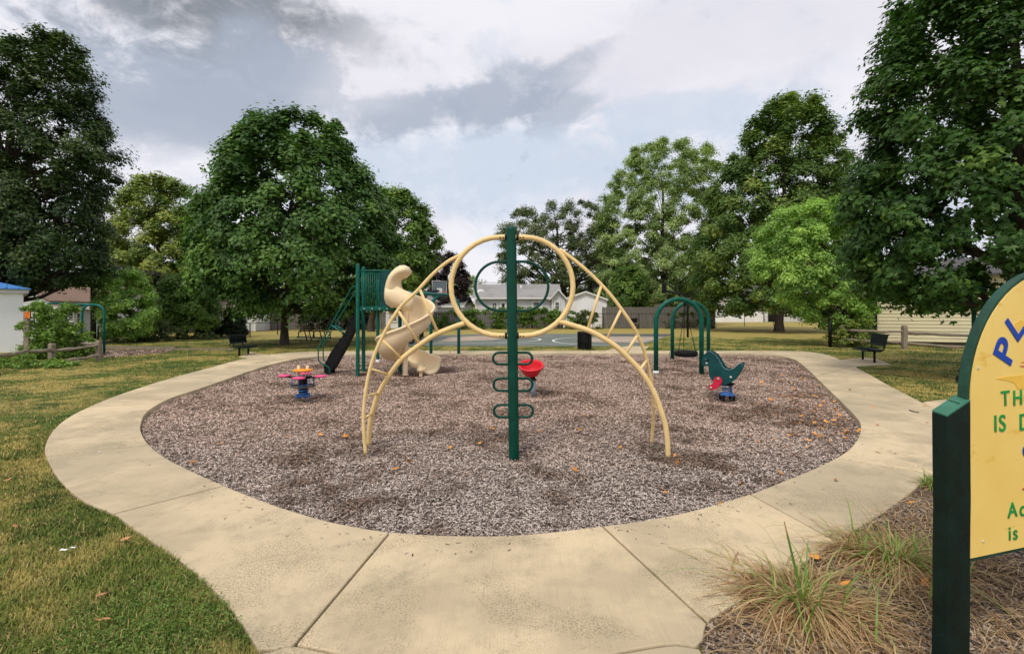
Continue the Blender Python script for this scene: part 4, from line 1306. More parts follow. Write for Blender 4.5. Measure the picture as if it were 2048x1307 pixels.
# roof slope seen from the front, hipped at the right
e0, e1 = Vector((bx0, Y - 0.28, ez + 0.12)), Vector((bx1 + 0.22, Y - 0.28, ez + 0.12))
rdg = Vector((X_(-70, Y + 2.0), Y + 2.6, Z_(525, Y + 2.6)))
rdl = Vector((bx0, Y + 2.6, rdg.z)); back = Vector((bx1 + 0.22, Y + 6.3, ez + 0.12))
npan = 14
for i in range(npan):                                   # standing seam pans, narrowing into the hip
    s0, s1 = i / npan, (i + 1) / npan
    def topat(s_):
        x = e0.x + (e1.x - e0.x) * s_
        if x <= rdg.x: return Vector((x, rdg.y, rdg.z))
        f_ = (x - rdg.x) / (e1.x - rdg.x)
        return rdg.lerp(e1, f_)
    p0, p1 = e0.lerp(e1, s0 + 0.002), e0.lerp(e1, s1 - 0.002)
    q0, q1 = topat(s0 + 0.002), topat(s1 - 0.002)
    mb = MB(); mb.prism([p0, p1, q1, q0] if (q1 - p1).length > 0.02 else [p0, p1, q0], (0, 0, 0.03))
    rp = mb.build('roof_pan', M['blue_roof'], wb)
    if (q0 - p0).length > 0.1:
        mb = MB(); up = Vector((0, 0, 0.045)); mb.tube([p0 + up * .8, q0 + up * .8], 0.022, 5); mb.build('roof_seam', M['blue_roof'], rp)
mb = MB(); mb.prism([e1, back, Vector((rdg.x, rdg.y, rdg.z))], (0, 0, 0.03)); mb.build('roof_hip', M['blue_roof'], wb)

wb.rotation_euler.z = R(45)

# ------------------------------------------------------------------ cream yellow garage on the right
Y = 23.6
ya = thing('yellow_garage', 'cream yellow clapboard garage under the huge dark maple', 'garage', (X_(1752, 24.6), 24.6, LZ))
a_ = Vector((X_(1752, 24.6), 24.6, 0)); b_ = Vector((X_(2090, 22.6), 22.6, 0))
mb = MB(); siding(mb, a_, b_, 0.12, 3.3, 0.165, 0.026)
back_ = Vector((b_.y - a_.y, -(b_.x - a_.x), 0)).normalized() * -7
siding(mb, a_ + back_, a_, 0.12, 3.3, 0.165, 0.026)
mb.build('wall', M['sid_yellow'], ya)
mb = MB(); mb.prism([a_ + Vector((0, 0.03, LZ)), b_ + Vector((0, 0.03, LZ)), b_ + Vector((0, 0.03, 0.12)), a_ + Vector((0, 0.03, 0.12))], back_ * 0.05); mb.build('foundation', M['joint'], ya)
mb = MB()
t_ = (b_ - a_).normalized(); nn = -back_.normalized()
rl = a_ - t_ * 0.3 + nn * 0.4; rr_ = b_ + nn * 0.4; rm0 = a_ - t_ * 0.3 + back_ * 0.5; rm1 = b_ + back_ * 0.5
mb.prism([rl + Vector((0, 0, 3.25)), rr_ + Vector((0, 0, 3.25)), rm1 + Vector((0, 0, 4.3)), rm0 + Vector((0, 0, 4.3))], (0, 0, 0.1))
mb.build('roof', M['shing_dark'], ya)
mb = MB(); mb.box(P(1749, 628, 24.4), (0.16, 0.16, 2.9)); mb.build('corner_post', M['black'], ya)

# ------------------------------------------------------------------ fences
def plank_fence(name, label, p0, p1, h, w=0.14, gap=0.012, jag=0.03, group='grey plank fences behind the lawn'):
    p0, p1 = Vector(p0), Vector(p1); t = p1 - p0; Lw = t.length; t.normalize(); rot = math.atan2(t.y, t.x)
    root = thing(name, label, 'fence', p0, group)
    mb = MB(); n = int(Lw / (w + gap))
    for i in range(n):
        c = p0 + t * ((i + 0.5) * (w + gap)); hh = h + rng.uniform(-jag, jag)
        o = rng.uniform(-0.012, 0.012)
        mb.box((c.x, c.y + o, LZ + 0.04 + hh / 2), (w, 0.022, hh), rot + rng.normal(0, 0.01), Matrix.Rotation(rng.normal(0, 0.006), 3, 'Y'))
    b = mb.build('boards', M['fence_wood'], root); b['kind'] = 'stuff'
    mb = MB()
    for z in (0.4, h - 0.3): mb.box(((p0 + p1) / 2 + Vector((0, 0.05, z))), (Lw, 0.05, 0.09), rot)
    mb.build('rail', M['fence_wood'], root)
    return root


plank_fence('plank_fence', 'weathered grey plank fence behind the tyre swing', P(1204, 655, 47), P(1432, 655, 47), Z_(614, 47))
plank_fence('plank_fence', 'weathered plank fence half buried in vines below the grey house', P(862, 655, 46.5), P(1128, 655, 46.5), Z_(623, 46.5))
plank_fence('plank_fence', 'dark plank fence in the shade behind the black climber', P(488, 660, 42), P(772, 660, 44.5), Z_(624, 43))


def chain_fence(name, label, pts, h, post=2.6, dia=0.12, wire=0.006, pr=0.032, group=None):
    pts = [Vector(p) for p in pts]; root = thing(name, label, 'fence', pts[0], group)
    mw = MB(); mr = MB(); mp_ = []
    for a_, b_ in zip(pts, pts[1:]):
        t = b_ - a_; Lw = t.length; t.normalize()
        mr.tube([a_ + Vector((0, 0, h)), b_ + Vector((0, 0, h))], 0.024, 6)
        n = max(1, round(Lw / post))
        for i in range(n + 1): mp_.append(a_ + t * (Lw * i / n))
        side = Vector((t.y, -t.x, 0)) * 0.002
        k = int((Lw + h) / dia)
        for s_ in (1, -1):
            for i in range(k):
                x0 = i * dia - (h if s_ > 0 else 0)
                q0, q1 = x0, x0 + h
                z0, z1 = 0.03, h
                if s_ > 0: u0, u1, v0, v1 = q0, q1, z0, z1
                else: u0, u1, v0, v1 = q0 , q1, z1, z0
                # clip to the bay
                if u0 < 0: v0 += (v1 - v0) * (0 - u0) / (u1 - u0); u0 = 0
                if u1 > Lw: v1 = v0 + (v1 - v0) * (Lw - u0) / max(u1 - u0, 1e-6); u1 = Lw
                if u1 - u0 < 0.02: continue
                A, B = a_ + t * u0 + Vector((0, 0, v0)), a_ + t * u1 + Vector((0, 0, v1))
                up = Vector((0, 0, wire))
                mw.add([A + side * s_, B + side * s_, B + side * s_ + up, A + side * s_ + up], [(0, 1, 2, 3)])
    o = mw.build('wire_mesh', M['black'], root); o['kind'] = 'stuff'
    mr.build('top_rail', M['black'], root)
    for q in (mp_[:1] if 'short' in label else mp_):
        mb = MB(); mb.tube([Vector((q.x, q.y, LZ)), Vector((q.x, q.y, h + 0.05))], pr, 7); mb.build('post', M['black'], root)
    return root


chain_fence('chain_link_fence', 'long black chain link fence in front of the grey planks', [P(640, 661, 41.2), P(780, 656, 45.5), P(1420, 656, 45.5)], Z_(628, 45.5), 3.2, 0.16, 0.005, group='chain link fences round the lawn')
chain_fence('chain_link_fence', 'chain link fence before the bright white garage and the dark trunk', [P(1430, 655, 53), P(1660, 650, 55)], Z_(621, 53), 3.6, 0.16, 0.006, group='chain link fences round the lawn')
chain_fence('chain_link_fence', 'black chain link fence in the shade left of the domed tree', [P(196, 686, 25), P(330, 678, 28.2), P(500, 672, 31.5), P(640, 661, 41.0)], Z_(650, 28), 3.0, 0.14, 0.005, group='chain link fences round the lawn')
chain_fence('chain_link_fence', 'short chain link stretch between the black gate post and the split rail', [P(1660, 692, 22.6), P(1688, 694, 22.2)], 1.25, 3.0, 0.075, 0.006, 0.075, group='chain link fences round the lawn')
chain_fence('chain_link_fence', 'chain link run behind the fresh green tree at the tan wall', [P(1660, 692, 22.9), P(1750, 690, 26)], Z_(634, 24), 3.0, 0.1, 0.005, group='chain link fences round the lawn')


def rail_tube(mb, a_, b_, r=0.06, sag=0.02):
    a_, b_ = Vector(a_), Vector(b_); pts = []
    for i in range(7):
        t = i / 6; q = a_.lerp(b_, t)
        q += Vector((0, rng.normal(0, 0.012), -sag * 4 * t * (1 - t) + rng.normal(0, 0.012)))
        pts.append(q)
    n = 7
    o = len(mb.v); mb.tube(pts, [r * rng.uniform(0.75, 1.12) for _ in pts], n)
    for i in range(o, len(mb.v)):
        x, y, z = mb.v[i]; mb.v[i] = (x, y + rng.normal(0, 0.006), z + rng.normal(0, 0.008))
    for i in range(len(mb.sm)): mb.sm[i] = False


def split_fence(name, label, posts, rails, group='split rail fences'):
    root = thing(name, label, 'fence', posts[0][0], group)
    for q, h, w in posts:
        mb = MB()
        q = Vector(q)
        pts = [(-w, -w), (w * 0.9, -w * 1.05), (w, w), (-w * 1.05, w * 0.9)]
        rings = []
        for t in (0, 0.35, 0.7, 0.93, 1.0):
            s_ = 1.0 if t < 0.95 else 0.72
            rings.append([Vector((q.x + x * s_ + rng.normal(0, 0.006), q.y + y * s_, q.z - 0.05 + (h + 0.05) * t)) for x, y in pts])
        mb.loft(rings, True, True, False); mb.build('post', M['rail_wood'], root)
    for a_, b_, r in rails:
        mb = MB(); rail_tube(mb, a_, b_, r); mb.build('rail', M['rail_wood'], root)
    return root


yA, yB, yC = 15.4, 16.5, 14.0
split_fence('split_rail_fence', 'weathered split rail fence in front of the bright vine bush', [
    (Vector((X_(103.5, yA), yA, LZ)), Z_(686, yA) - LZ, 0.066), (Vector((X_(198, yB), yB, LZ)), Z_(680, yB) - LZ, 0.064), (Vector((X_(-40, 12.6), 12.6, LZ)), 0.75, 0.078),
    (Vector((X_(46, 18.2), 18.2, LZ)), 0.42, 0.08)],
    [(P(-42, 716, 12.6), P(52, 701.5, 14.3), 0.055), (P(48, 701, 14.3), P(108, 700.5, yA), 0.05), (P(100, 701, yA), P(200, 690, yB), 0.05), (P(110, 722.5, yA), P(200, 709, yB), 0.048),
     (P(112, 729, yA), P(158, 722.5, 15.8), 0.045), (P(50, 724, 14.4), P(104, 723, yA), 0.04), (P(160, 685.5, 18.0), P(197, 687.5, yB), 0.055)])
y1, y2 = 22.4, 21.4
split_fence('split_rail_fence', 'grey split rail fence along the cream yellow garage', [
    (Vector((X_(1684, y1), y1, LZ)), Z_(650, y1) - LZ, 0.085), (Vector((X_(1808.7, y2), y2, LZ)), Z_(650, y2) - LZ, 0.085), (Vector((X_(1948, 20.4), 20.4, LZ)), 0.95, 0.085)],
    [(P(1684, 659, y1), P(1809, 662.5, y2), 0.055), (P(1809, 664, y2), P(1950, 670.5, 20.4), 0.07), (P(1684, 678, y1), P(1809, 683.5, y2), 0.05), (P(1809, 685, y2), P(1950, 696, 20.4), 0.065)])

# low landscape timber that edges the swing mulch
mb = MB(); a_, b_ = G(205, 697, LZ), G(352, 699, LZ)
t = b_ - a_; mb.box((a_ + b_) / 2 + Vector((0, 0, 0.06)), (t.length, 0.10, 0.13), math.atan2(t.y, t.x)); 
tag(mb.build('landscape_timber', M['rail_wood']), 'long weathered timber edging the left swing mulch', 'timber', 'ground timbers')
mb = MB(); a_, b_ = G(352, 699, LZ), G(468, 700, LZ)
t = b_ - a_; mb.box((a_ + b_) / 2 + Vector((0, 0, 0.03)), (t.length, 0.10, 0.07), math.atan2(t.y, t.x))
tag(mb.build('landscape_timber', M['rail_wood']), 'thin timber sunk in the grass left of the small bench', 'timber', 'ground timbers')


# ------------------------------------------------------------------ the arch climber
YC = 5.84
def c3(x, y, dy=0.0): return P(x, y, YC + dy)


cl = thing('arch_climber', 'cream arch climber with ladder legs and a green centre post', 'climber', G(1028, 908, PIT))
b0, t0 = c3(1028, 912), c3(1022, 460)
mb = MB()
ax = (t0 - b0); hh = ax.length
mb.lathe([(0.061, -0.05), (0.061, hh), (0.0605, hh + 0.012), (0.054, hh + 0.030), (0.040, hh + 0.042), (0.02, hh + 0.049), (0, hh + 0.051)], b0, 26, ax)
post = mb.build('post', M['green'], cl)


def stadium(cx, cy, hw, hh_, n=18):
    s_ = hw - hh_; out = []
    for i in range(n + 1):
        a = R(90 - 180 * i / n); out.append((cx + s_ + hh_ * math.cos(a), cy - hh_ * math.sin(a)))
    for i in range(n + 1):
        a = R(270 - 180 * i / n); out.append((cx - s_ + hh_ * math.cos(a), cy - hh_ * math.sin(a)))
    return out


mb = MB(); mb.tube([c3(*p) for p in stadium(1024, 572.5, 122, 98.5)], 0.0305, 12, closed=True); mb.build('ring', M['cream_steel'], cl)
mb = MB(); mb.tube([c3(*p) for p in stadium(1023.5, 572, 73, 49)], 0.0165, 10, closed=True); mb.build('inner_ring', M['green'], cl)
for y0, y1, cx in ((704.6, 728, 1025.2), (756, 781, 1026), (809, 833.5, 1026.7)):
    mb = MB(); mb.tube([c3(*p) for p in stadium(cx, (y0 + y1) / 2, 39, (y1 - y0) / 2, 10)], 0.0155, 10, closed=True); mb.build('foot_loop', M['green'], cl)
# clamps and bolts where the ring meets the post
for yy in (474, 671):
    for sx in (-1, 1):
        mb = MB(); q = c3(1023.5 + sx * 11.5, yy); mb.tube([q - Vector((0.014, 0, 0)), q + Vector((0.014, 0, 0))], 0.037, 12)
        k = mb.build('clamp', M['black'], cl); k['_o'] = cl['_o']
        for bx in (17, 23):
            mb = MB(); q = c3(1023.5 + sx * bx, yy + 1, -0.030); mb.tube([q, q + Vector((0, -0.008, 0))], 0.009, 6); mb.build('bolt', M['black'], k)
thinL = [(920, 510), (894, 524), (863.5, 550), (833, 583), (806, 608), (787, 633), (768, 667), (749, 709), (737, 751), (730, 793), (727, 831.5), (728, 870), (731.6, 908)]
thickL = [(929, 646), (902, 655.6), (871, 669), (844, 686), (821.5, 703), (802, 719), (783, 743.6), (764, 774), (753, 797), (745, 824), (739, 854.5), (737, 890)]
thinR = [(1119, 498), (1151, 522), (1178, 545), (1205, 571.5), (1228, 598), (1245, 621), (1266, 652), (1281, 682), (1293, 717), (1300, 747), (1304, 770), (1306, 793), (1307, 820), (1306, 851), (1303, 888)]
thickR = [(1118, 642), (1151, 652), (1178, 661), (1205, 675), (1231.5, 692), (1254.5, 713), (1277, 736), (1296.5, 763), (1312, 793), (1323, 824), (1331, 851), (1335, 881), (1336.5, 914)]


def dyf(y, y0, dmax): return dmax * max(0.0, min(1.0, (y - y0) / 250.0)) ** 1.0


def rail(pts, dmax, y0): return [c3(x, y, dyf(y, y0, dmax)) for x, y in pts]


rails = {'tl': (thinL, -0.02, 520), 'kl': (thickL, 0.42, 650), 'tr': (thinR, 0.45, 640), 'kr': (thickR, -0.06, 650)}
for key, (pts, dm, y0) in rails.items():
    mb = MB(); mb.tube(spline(rail(pts, dm, y0), 5), 0.0305 if key[0] == 'k' else 0.0205, 12)
    mb.build('rail', M['cream_steel'], cl)
for (a_, ka), (b_, kb) in [(((840, 579), 'tl'), ((875, 663), 'kl')), (((797, 622), 'tl'), ((838, 686), 'kl')), (((765, 680), 'tl'), ((803, 717), 'kl')), (((742, 737), 'tl'), ((778, 749), 'kl')),
                           (((732, 791), 'tl'), ((757, 786), 'kl')), (((728, 836), 'tl'), ((744, 827), 'kl')),
                           (((1203, 570), 'tr'), ((1175, 659), 'kr')), (((1243, 617), 'tr'), ((1213, 679), 'kr')), (((1276, 668), 'tr'), ((1250, 708), 'kr')), (((1294, 720), 'tr'), ((1279, 740), 'kr')), (((1303, 767), 'tr'), ((1300, 771), 'kr')), (((1306, 812), 'tr'), ((1318, 816), 'kr'))]:
    A = c3(*a_, dyf(a_[1], rails[ka][2], rails[ka][1])); B = c3(*b_, dyf(b_[1], rails[kb][2], rails[kb][1]))
    mb = MB(); mb.tube([A, B], 0.0165, 10); mb.build('rung', M['cream_steel'], cl)

# ------------------------------------------------------------------ slide tower
YT = 13.05
tw = thing('slide_tower', 'green play tower with a cream spiral slide and a black climber', 'play tower', G(760, 748, PIT))
def t3(x, y, Y=YT): return P(x, y, Y)


def postTube(x, yb, yt, Y, r, mat='tower_green', parent=tw, white=False):
    b_ = Vector((X_(x, Y), Y, PIT - 0.05)); h = Z_(yt, Y) - b_.z
    mb = MB(); mb.lathe([(r, 0), (r, h - r * 0.7), (r * 0.85, h - r * 0.25), (r * 0.5, h), (0, h + r * 0.1)], b_, 16); mb.build('post', M[mat], parent)
    if white:
        mb = MB(); mb.lathe([(r * 1.25, 0), (r * 1.2, 0.12), (r, 0.13)], b_ + Vector((0, 0, 0.03)), 14); mb.build('footing', M['white'], parent)


postTube(715.5, 750, 527, YT, 0.050)
postTube(727, 745, 533, 13.75, 0.050)
postTube(755.5, 724, 560, 16.2, 0.052, white=True)
postTube(800, 748, 560, 13.6, 0.050)
mb = MB()
pl = [Vector((X_(719, YT), YT, 0)), Vector((X_(806, 13.3), 13.3, 0)), Vector((X_(800, 15.8), 16.0, 0)), Vector((X_(752, 16.3), 16.3, 0)), Vector((X_(726, 13.8), 13.8, 0))]
z0 = Z_(621.5, YT)
mb.prism([Vector((p.x, p.y, z0)) for p in pl], (0, 0, 0.11)); mb.build('deck', M['tower_green'], tw)
# front guard: top rail, balusters, bottom lip and solid panel
mb = MB(); mb.tube([t3(718, 541), t3(783, 541)], 0.022, 8); mb.tube([t3(719, 545.5), t3(762, 545.5)], 0.012, 6); mb.build('top_rail', M['tower_green'], tw)
mb = MB(); mb.box((t3(722, 616) + t3(790, 616)) / 2 + Vector((0, -0.02, 0)), (X_(790, YT) - X_(722, YT), 0.025, 0.10)); lip = mb.build('deck_lip', M['tower_green'], tw)
lip['_o'] = tw['_o']
for x in (729, 745, 760, 775):
    mb = MB(); q = t3(x, 617) + Vector((0, -0.034, 0)); mb.tube([q, q + Vector((0, -0.012, 0))], 0.016, 8); mb.build('bolt', M['steel'], lip)
for i in range(9):
    x = 723.5 + i * 4.35
    mb = MB(); mb.tube([t3(x, 545.5), t3(x, 613)], 0.0145, 8); mb.build('baluster', M['tower_green'], tw)
mb = MB(); mb.box((t3(761, 578) + t3(790, 578)) / 2, (X_(790, YT) - X_(761, YT), 0.03, (613 - 542) * YT / F)); mb.build('panel', M['darkgreen'], tw)
mb = MB(); mb.tube(spline([t3(757.5, 613), t3(756.5, 604), t3(758.5, 596), t3(758, 585)], 4), 0.016, 8); mb.build('grab_bar', M['tower_green'], tw)
# black climber and its handrails
mb = MB()
for Ya, Yb in ((13.35, 13.85),):
    side_ = [(711, 622), (690, 664), (660, 706), (648, 730), (648, 745), (656, 748), (666, 737), (687, 699), (711, 652)]
    mb.prism([P(x, y, 13.35) for x, y in side_], (0, 0.32, 0))
cb = mb.build('track_climber', M['rubber'], tw); cb['_o'] = tw['_o']
for i in range(9):
    t = (i + 0.5) / 9.0; q = P(709, 630, 13.33).lerp(P(651, 730, 13.33), t)
    mb = MB(); mb.tube([q + Vector((-0.02, -0.01, 0.02)), q + Vector((-0.02, 0.34, 0.02))], 0.02, 6); mb.build('rung', M['black'], cb)
mb = MB(); mb.tube([P(669, 737, 13.6), P(669, 746, 13.6)], 0.02, 6); mb.build('leg', M['black'], tw)
hA = [(712, 572), (704, 575), (695, 590), (660, 654), (638, 693), (636.5, 700), (637, 719), (641, 724.5), (654, 732), (658.5, 737), (659.5, 748)]
hB = [(713, 580), (699, 602), (670.5, 649), (647.5, 687), (646.2, 694), (647, 716), (652, 723), (658, 727)]
mb = MB(); mb.tube(spline([P(x, y, 13.25) for x, y in hA], 4), 0.0175, 8); mb.build('handrail', M['tower_green'], tw)
mb = MB(); mb.tube(spline([P(x, y, 13.95) for x, y in hB], 4), 0.0175, 8); mb.build('handrail', M['tower_green'], tw)
mb = MB(); mb.tube([P(662.5, 650, 13.25), P(693, 669, 13.35)], 0.020, 8); mb.build('brace', M['teal'], tw)
mb = MB(); mb.tube([P(671.5, 650, 13.95), P(689, 660.5, 13.9)], 0.018, 8); mb.build('brace', M['teal'], tw)

# spiral slide
pc = Vector((X_(811, YT), YT, PIT))
mb = MB(); mb.lathe([(0.085, 0.0), (0.085, 0.03), (0.066, 0.04), (0.066, 2.15), (0.05, 2.2), (0, 2.21)], pc, 18); mb.build('slide_pole', M['cream_plastic'], tw)
PHI = [150, 120, 90, 45, 0, -45, -90, -135, -180, -225, -270, -300]
RIMZ = [2.12, 2.14, 2.07, 1.88, 1.68, 1.42, 1.17, 0.98, 0.84, 0.70, 0.58, 0.50]
DEP = [0.62, 0.62, 0.56, 0.50, 0.47, 0.46, 0.46, 0.48, 0.48, 0.44, 0.38, 0.34]


def sect(rim, dep, ro=0.735, ri=0.075):
    """closed outline (radius, z) of the trough: inner face then outer face"""
    ins = [(ri + 0.035, rim - dep * 0.55), (ri + 0.05, rim - dep * 0.80), (ri + 0.14, rim - dep * 0.95), (0.36, rim - dep), (0.52, rim - dep * 0.93), (0.64, rim - dep * 0.70), (ro - 0.045, rim - dep * 0.32), (ro - 0.035, rim - 0.02), (ro - 0.02, rim + 0.015)]
    outs = [(ro + 0.02, rim + 0.02), (ro + 0.04, rim - 0.015), (ro + 0.02, rim - 0.05), (ro - 0.005, rim - 0.06), (ro - 0.012, rim - dep * 0.34), (0.675, rim - dep * 0.76), (0.55, rim - dep * 1.0), (0.36, rim - dep * 1.08), (ri + 0.12, rim - dep * 1.03), (ri + 0.01, rim - dep * 0.86), (ri, rim - dep * 0.55)]
    return ins + outs


rings = []
N_ = 90
for i in range(N_ + 1):
    ph = 150 - 450 * i / N_
    rim = np.interp(-ph, [-p for p in PHI], RIMZ); dep = np.interp(-ph, [-p for p in PHI], DEP)
    c_, s_ = math.cos(R(ph)), math.sin(R(ph))
    rings.append([Vector((pc.x + r * c_, pc.y + r * s_, z)) for r, z in sect(rim, dep)])
# run out straight at the foot, turning towards the viewer and the right
hd = Vector((math.sin(R(-300)), -math.cos(R(-300)), 0))
last = rings[-1]
for k, (dist, dz) in enumerate(((0.12, -0.05), (0.26, -0.085), (0.40, -0.11), (0.52, -0.125), (0.58, -0.15))):
    rings.append([p + hd * dist + Vector((0, 0, dz * (1 if k < 4 else 1.2))) for p in last])
mb = MB(); mb.loft(rings, True, True, True); mb.build('slide_chute', M['cream_plastic'], tw)
ex = rings[-3]; ec = sum(ex, Vector((0, 0, 0))) / len(ex)
mb = MB(); mb.lathe([(0.045, 0), (0.045, 0.10), (0.10, 0.13), (0.11, 0.17), (0.085, 0.20), (0.10, 0.30)], Vector((X_(842, 12.9), 12.9, PIT)), 16); mb.build('slide_foot', M['cream_plastic'], tw)
# hood over the entrance: a thick swan-necked hood
hood = [(789, 613, 10), (786.5, 604, 19), (785, 594, 20.5), (784, 583, 19.5), (783, 573, 16.5), (783.5, 564, 13.8), (786, 556, 12.3), (790.5, 549.5, 12.0), (796, 545, 12.8), (801.5, 542.5, 13.8), (807, 541.5, 13.0), (812, 541.5, 10.0), (816, 542.5, 5.0), (817.5, 543, 1.0)]
YH = 12.75
ctr = [P(x, y, YH) for x, y, r in hood]
rings = []
for i, (x, y, r) in enumerate(hood):
    t = (ctr[min(i + 1, len(ctr) - 1)] - ctr[max(i - 1, 0)]).normalized()
    u = Vector((t.z, 0, -t.x)); rr = r * YH / F
    dd = 0.20 + 0.22 * min(1, i / 6) if i < 10 else 0.42 * (r / 13.8) ** 0.5
    rings.append([ctr[i] + u * rr * math.cos(a) + Vector((0, 1, 0)) * dd * math.sin(a) + Vector((0, 0.22, 0)) for a in [2 * math.pi * j / 20 for j in range(20)]])
mb = MB(); mb.loft(rings, True, True, True); mb.build('slide_hood', M['cream_plastic'], tw)
# near entrance wall that joins the hood and the chute
ent = []
for x, yt, yb in ((770, 577, 597), (776, 572, 606), (784, 570, 612), (793, 571, 616), (803, 577, 620), (814, 582, 622), (826, 586, 622)):
    ent.append([P(x, yt, 12.70), P(x, (yt * 2 + yb) / 3, 12.62), P(x, (yt + 2 * yb) / 3, 12.60), P(x, yb, 12.70), P(x, yb, 12.76), P(x, (yt + yb) / 2, 12.66), P(x, yt, 12.77)])
mb = MB(); mb.loft(ent, True, True, True); mb.build('slide_entry', M['cream_plastic'], tw)
mb = MB(); mb.tube([P(803.5, 586, 12.66), P(804, 604, 12.60), P(804, 618, 12.68)], 0.005, 5); mb.build('seam', M['joint'], tw)

# ------------------------------------------------------------------ spring see-saw table
YS = 9.54
sc_ = Vector((X_(606, YS), YS, PIT))
def rel(dx, dy, dz): return sc_ + Vector((dx, dy, dz))


ss = thing('spring_seat_table', 'four seat spring rocker with pink seats and an orange table', 'spring rocker', sc_)
def zs(py): return Z_(py, YS) - PIT


mb = MB(); mb.lathe([(0, zs(742)), (0.165, zs(742)), (0.182, zs(742) + 0.02), (0.175, zs(742) + 0.038), (0, zs(742) + 0.040)], sc_, 28); tb = mb.build('table', M['orange'], ss)
for dx in (-0.085, 0.085):
    mb = MB(); q = rel(dx, 0.0, zs(739.5))
    rg = []
    for h, w in ((0, 0.036), (0.03, 0.030), (0.055, 0.030), (0.075, 0.026), (0.088, 0.012)): rg.append([q + Vector((w * math.cos(a), 0.018 * math.sin(a), h)) for a in [j * math.pi / 5 for j in range(10)]])
    mb.loft(rg); mb.build('grip', M['cream_plastic'], ss)
for dx, dy in ((-0.36, 0.02), (0.36, -0.05), (0.06, -0.33), (-0.09, 0.36)):
    q = Vector((dx, dy, zs(752))); r0 = 0.115
    mb = MB(); mb.lathe([(0, -0.012), (r0 * 0.8, -0.012), (r0, 0.006), (r0 * 0.96, 0.024), (0, 0.03)], sc_ + q, 24); st = mb.build('seat', M['pink'], ss)
    mb = MB(); mb.tube([rel(dx * 0.1, dy * 0.1, zs(755)), rel(dx * 0.95, dy * 0.95, zs(753.5))], 0.016, 8); mb.build('arm', M['black'], ss)
for dx, dy in ((-0.09, 0.03), (0.09, 0.03), (-0.06, -0.06), (0.07, -0.06)):
    mb = MB(); mb.tube([rel(dx, dy, zs(757)), rel(dx, dy, zs(742))], 0.012, 8); mb.build('table_leg', M['steel'], ss)
mb = MB(); mb.box(rel(0, 0, zs(754)), (0.26, 0.2, 0.035)); mb.build('hub', M['black'], ss)
mb = MB(); mb.tube([rel(0.215 * math.cos(a), 0.215 * math.sin(a), zs(771.5)) for a in [2 * math.pi * j / 28 for j in range(28)]], 0.018, 8, closed=True); mb.build('foot_ring', M['grey_brown'], ss)
for a in (35, 125, 215, 270, 325):
    c_, s_ = 0.2 * math.cos(R(a)), 0.2 * math.sin(R(a))
    mb = MB(); mb.tube([rel(c_, s_, zs(756)), rel(c_, s_, zs(771))], 0.012, 8); mb.build('hanger_rod', M['blue'], ss)
mb = MB(); mb.lathe([(0.078, 0.04), (0.078, zs(758))], sc_, 20); mb.lathe([(0.078, zs(758)), (0, zs(758))], sc_, 20); mb.build('rubber_sleeve', M['rubber'], ss)
mb = MB(); mb.tube([rel(0.088 * math.cos(a * 6.283), 0.088 * math.sin(a * 6.283), 0.07 + a * 0.05) for a in np.linspace(0, 4.6, 70)], 0.010, 6); mb.build('spring', M['blue'], ss)
mb = MB()
for k in range(4):
    a = R(45 + 90 * k); mb.box(rel(0.085 * math.cos(a), 0.085 * math.sin(a), 0.065), (0.09, 0.05, 0.07), a)
mb.lathe([(0.10, 0.045), (0.118, 0.05), (0.118, 0.075), (0.09, 0.085)], sc_, 20); mb.build('base', M['blue'], ss)

# ------------------------------------------------------------------ red spinning bowl seat
YB = 10.0
bc = Vector((X_(1066, YB), YB, PIT))
bowl_at = bc.copy()
bs = thing('bowl_spinner', 'red bowl seat on a grey steel stem', 'spinner', bc)
up = Vector((-0.03, -0.36, 0.93)).normalized()
rc = P(1062, 731, YB) + Vector((0, 0, -0.0))
prof = [(0.0, -0.245), (0.07, -0.235), (0.13, -0.20), (0.185, -0.13), (0.215, -0.05), (0.228, -0.012), (0.25, -0.012), (0.262, 0.004), (0.256, 0.020), (0.235, 0.026), (0.212, 0.016), (0.20, -0.03), (0.165, -0.12), (0.10, -0.185), (0, -0.205)]
mb = MB(); mb.lathe(prof, rc, 36, up); mb.build('bowl', M['red'], bs)
jt = rc - up * 0.235
mb = MB(); mb.tube([Vector((X_(1067, YB), YB, PIT - 0.02)), Vector((X_(1066.5, YB), YB - 0.0, jt.z - 0.04))], 0.050, 14); mb.build('stem', M['galv'], bs)
mb = MB(); mb.tube([Vector((X_(1066.5, YB), YB, jt.z - 0.06)), jt + up * 0.02], [0.055, 0.06], 14); mb.box(Vector((X_(1066.5, YB), YB - 0.05, jt.z - 0.05)), (0.125, 0.05, 0.03)); mb.build('collar', M['black'], bs)

# ------------------------------------------------------------------ tyre swing
ts = thing('tyre_swing', 'green double arch frame with a black tyre swing on chains', 'tyre swing', G(1372, 730, PIT))
def arch(x0, x1, ytop, Y, r):
    xa, xb = X_(x0, Y), X_(x1, Y); rad = (xb - xa) / 2; zt = Z_(ytop, Y); c = (xa + xb) / 2
    pts = [Vector((xa, Y, PIT - 0.05)), Vector((xa, Y, zt - rad))]
    pts += [Vector((c - rad * math.cos(R(a)), Y, zt - rad + rad * math.sin(R(a)))) for a in range(8, 180, 8)]
    pts += [Vector((xb, Y, zt - rad)), Vector((xb, Y, PIT - 0.05))]
    mb = MB(); mb.tube(pts, r, 14); return mb


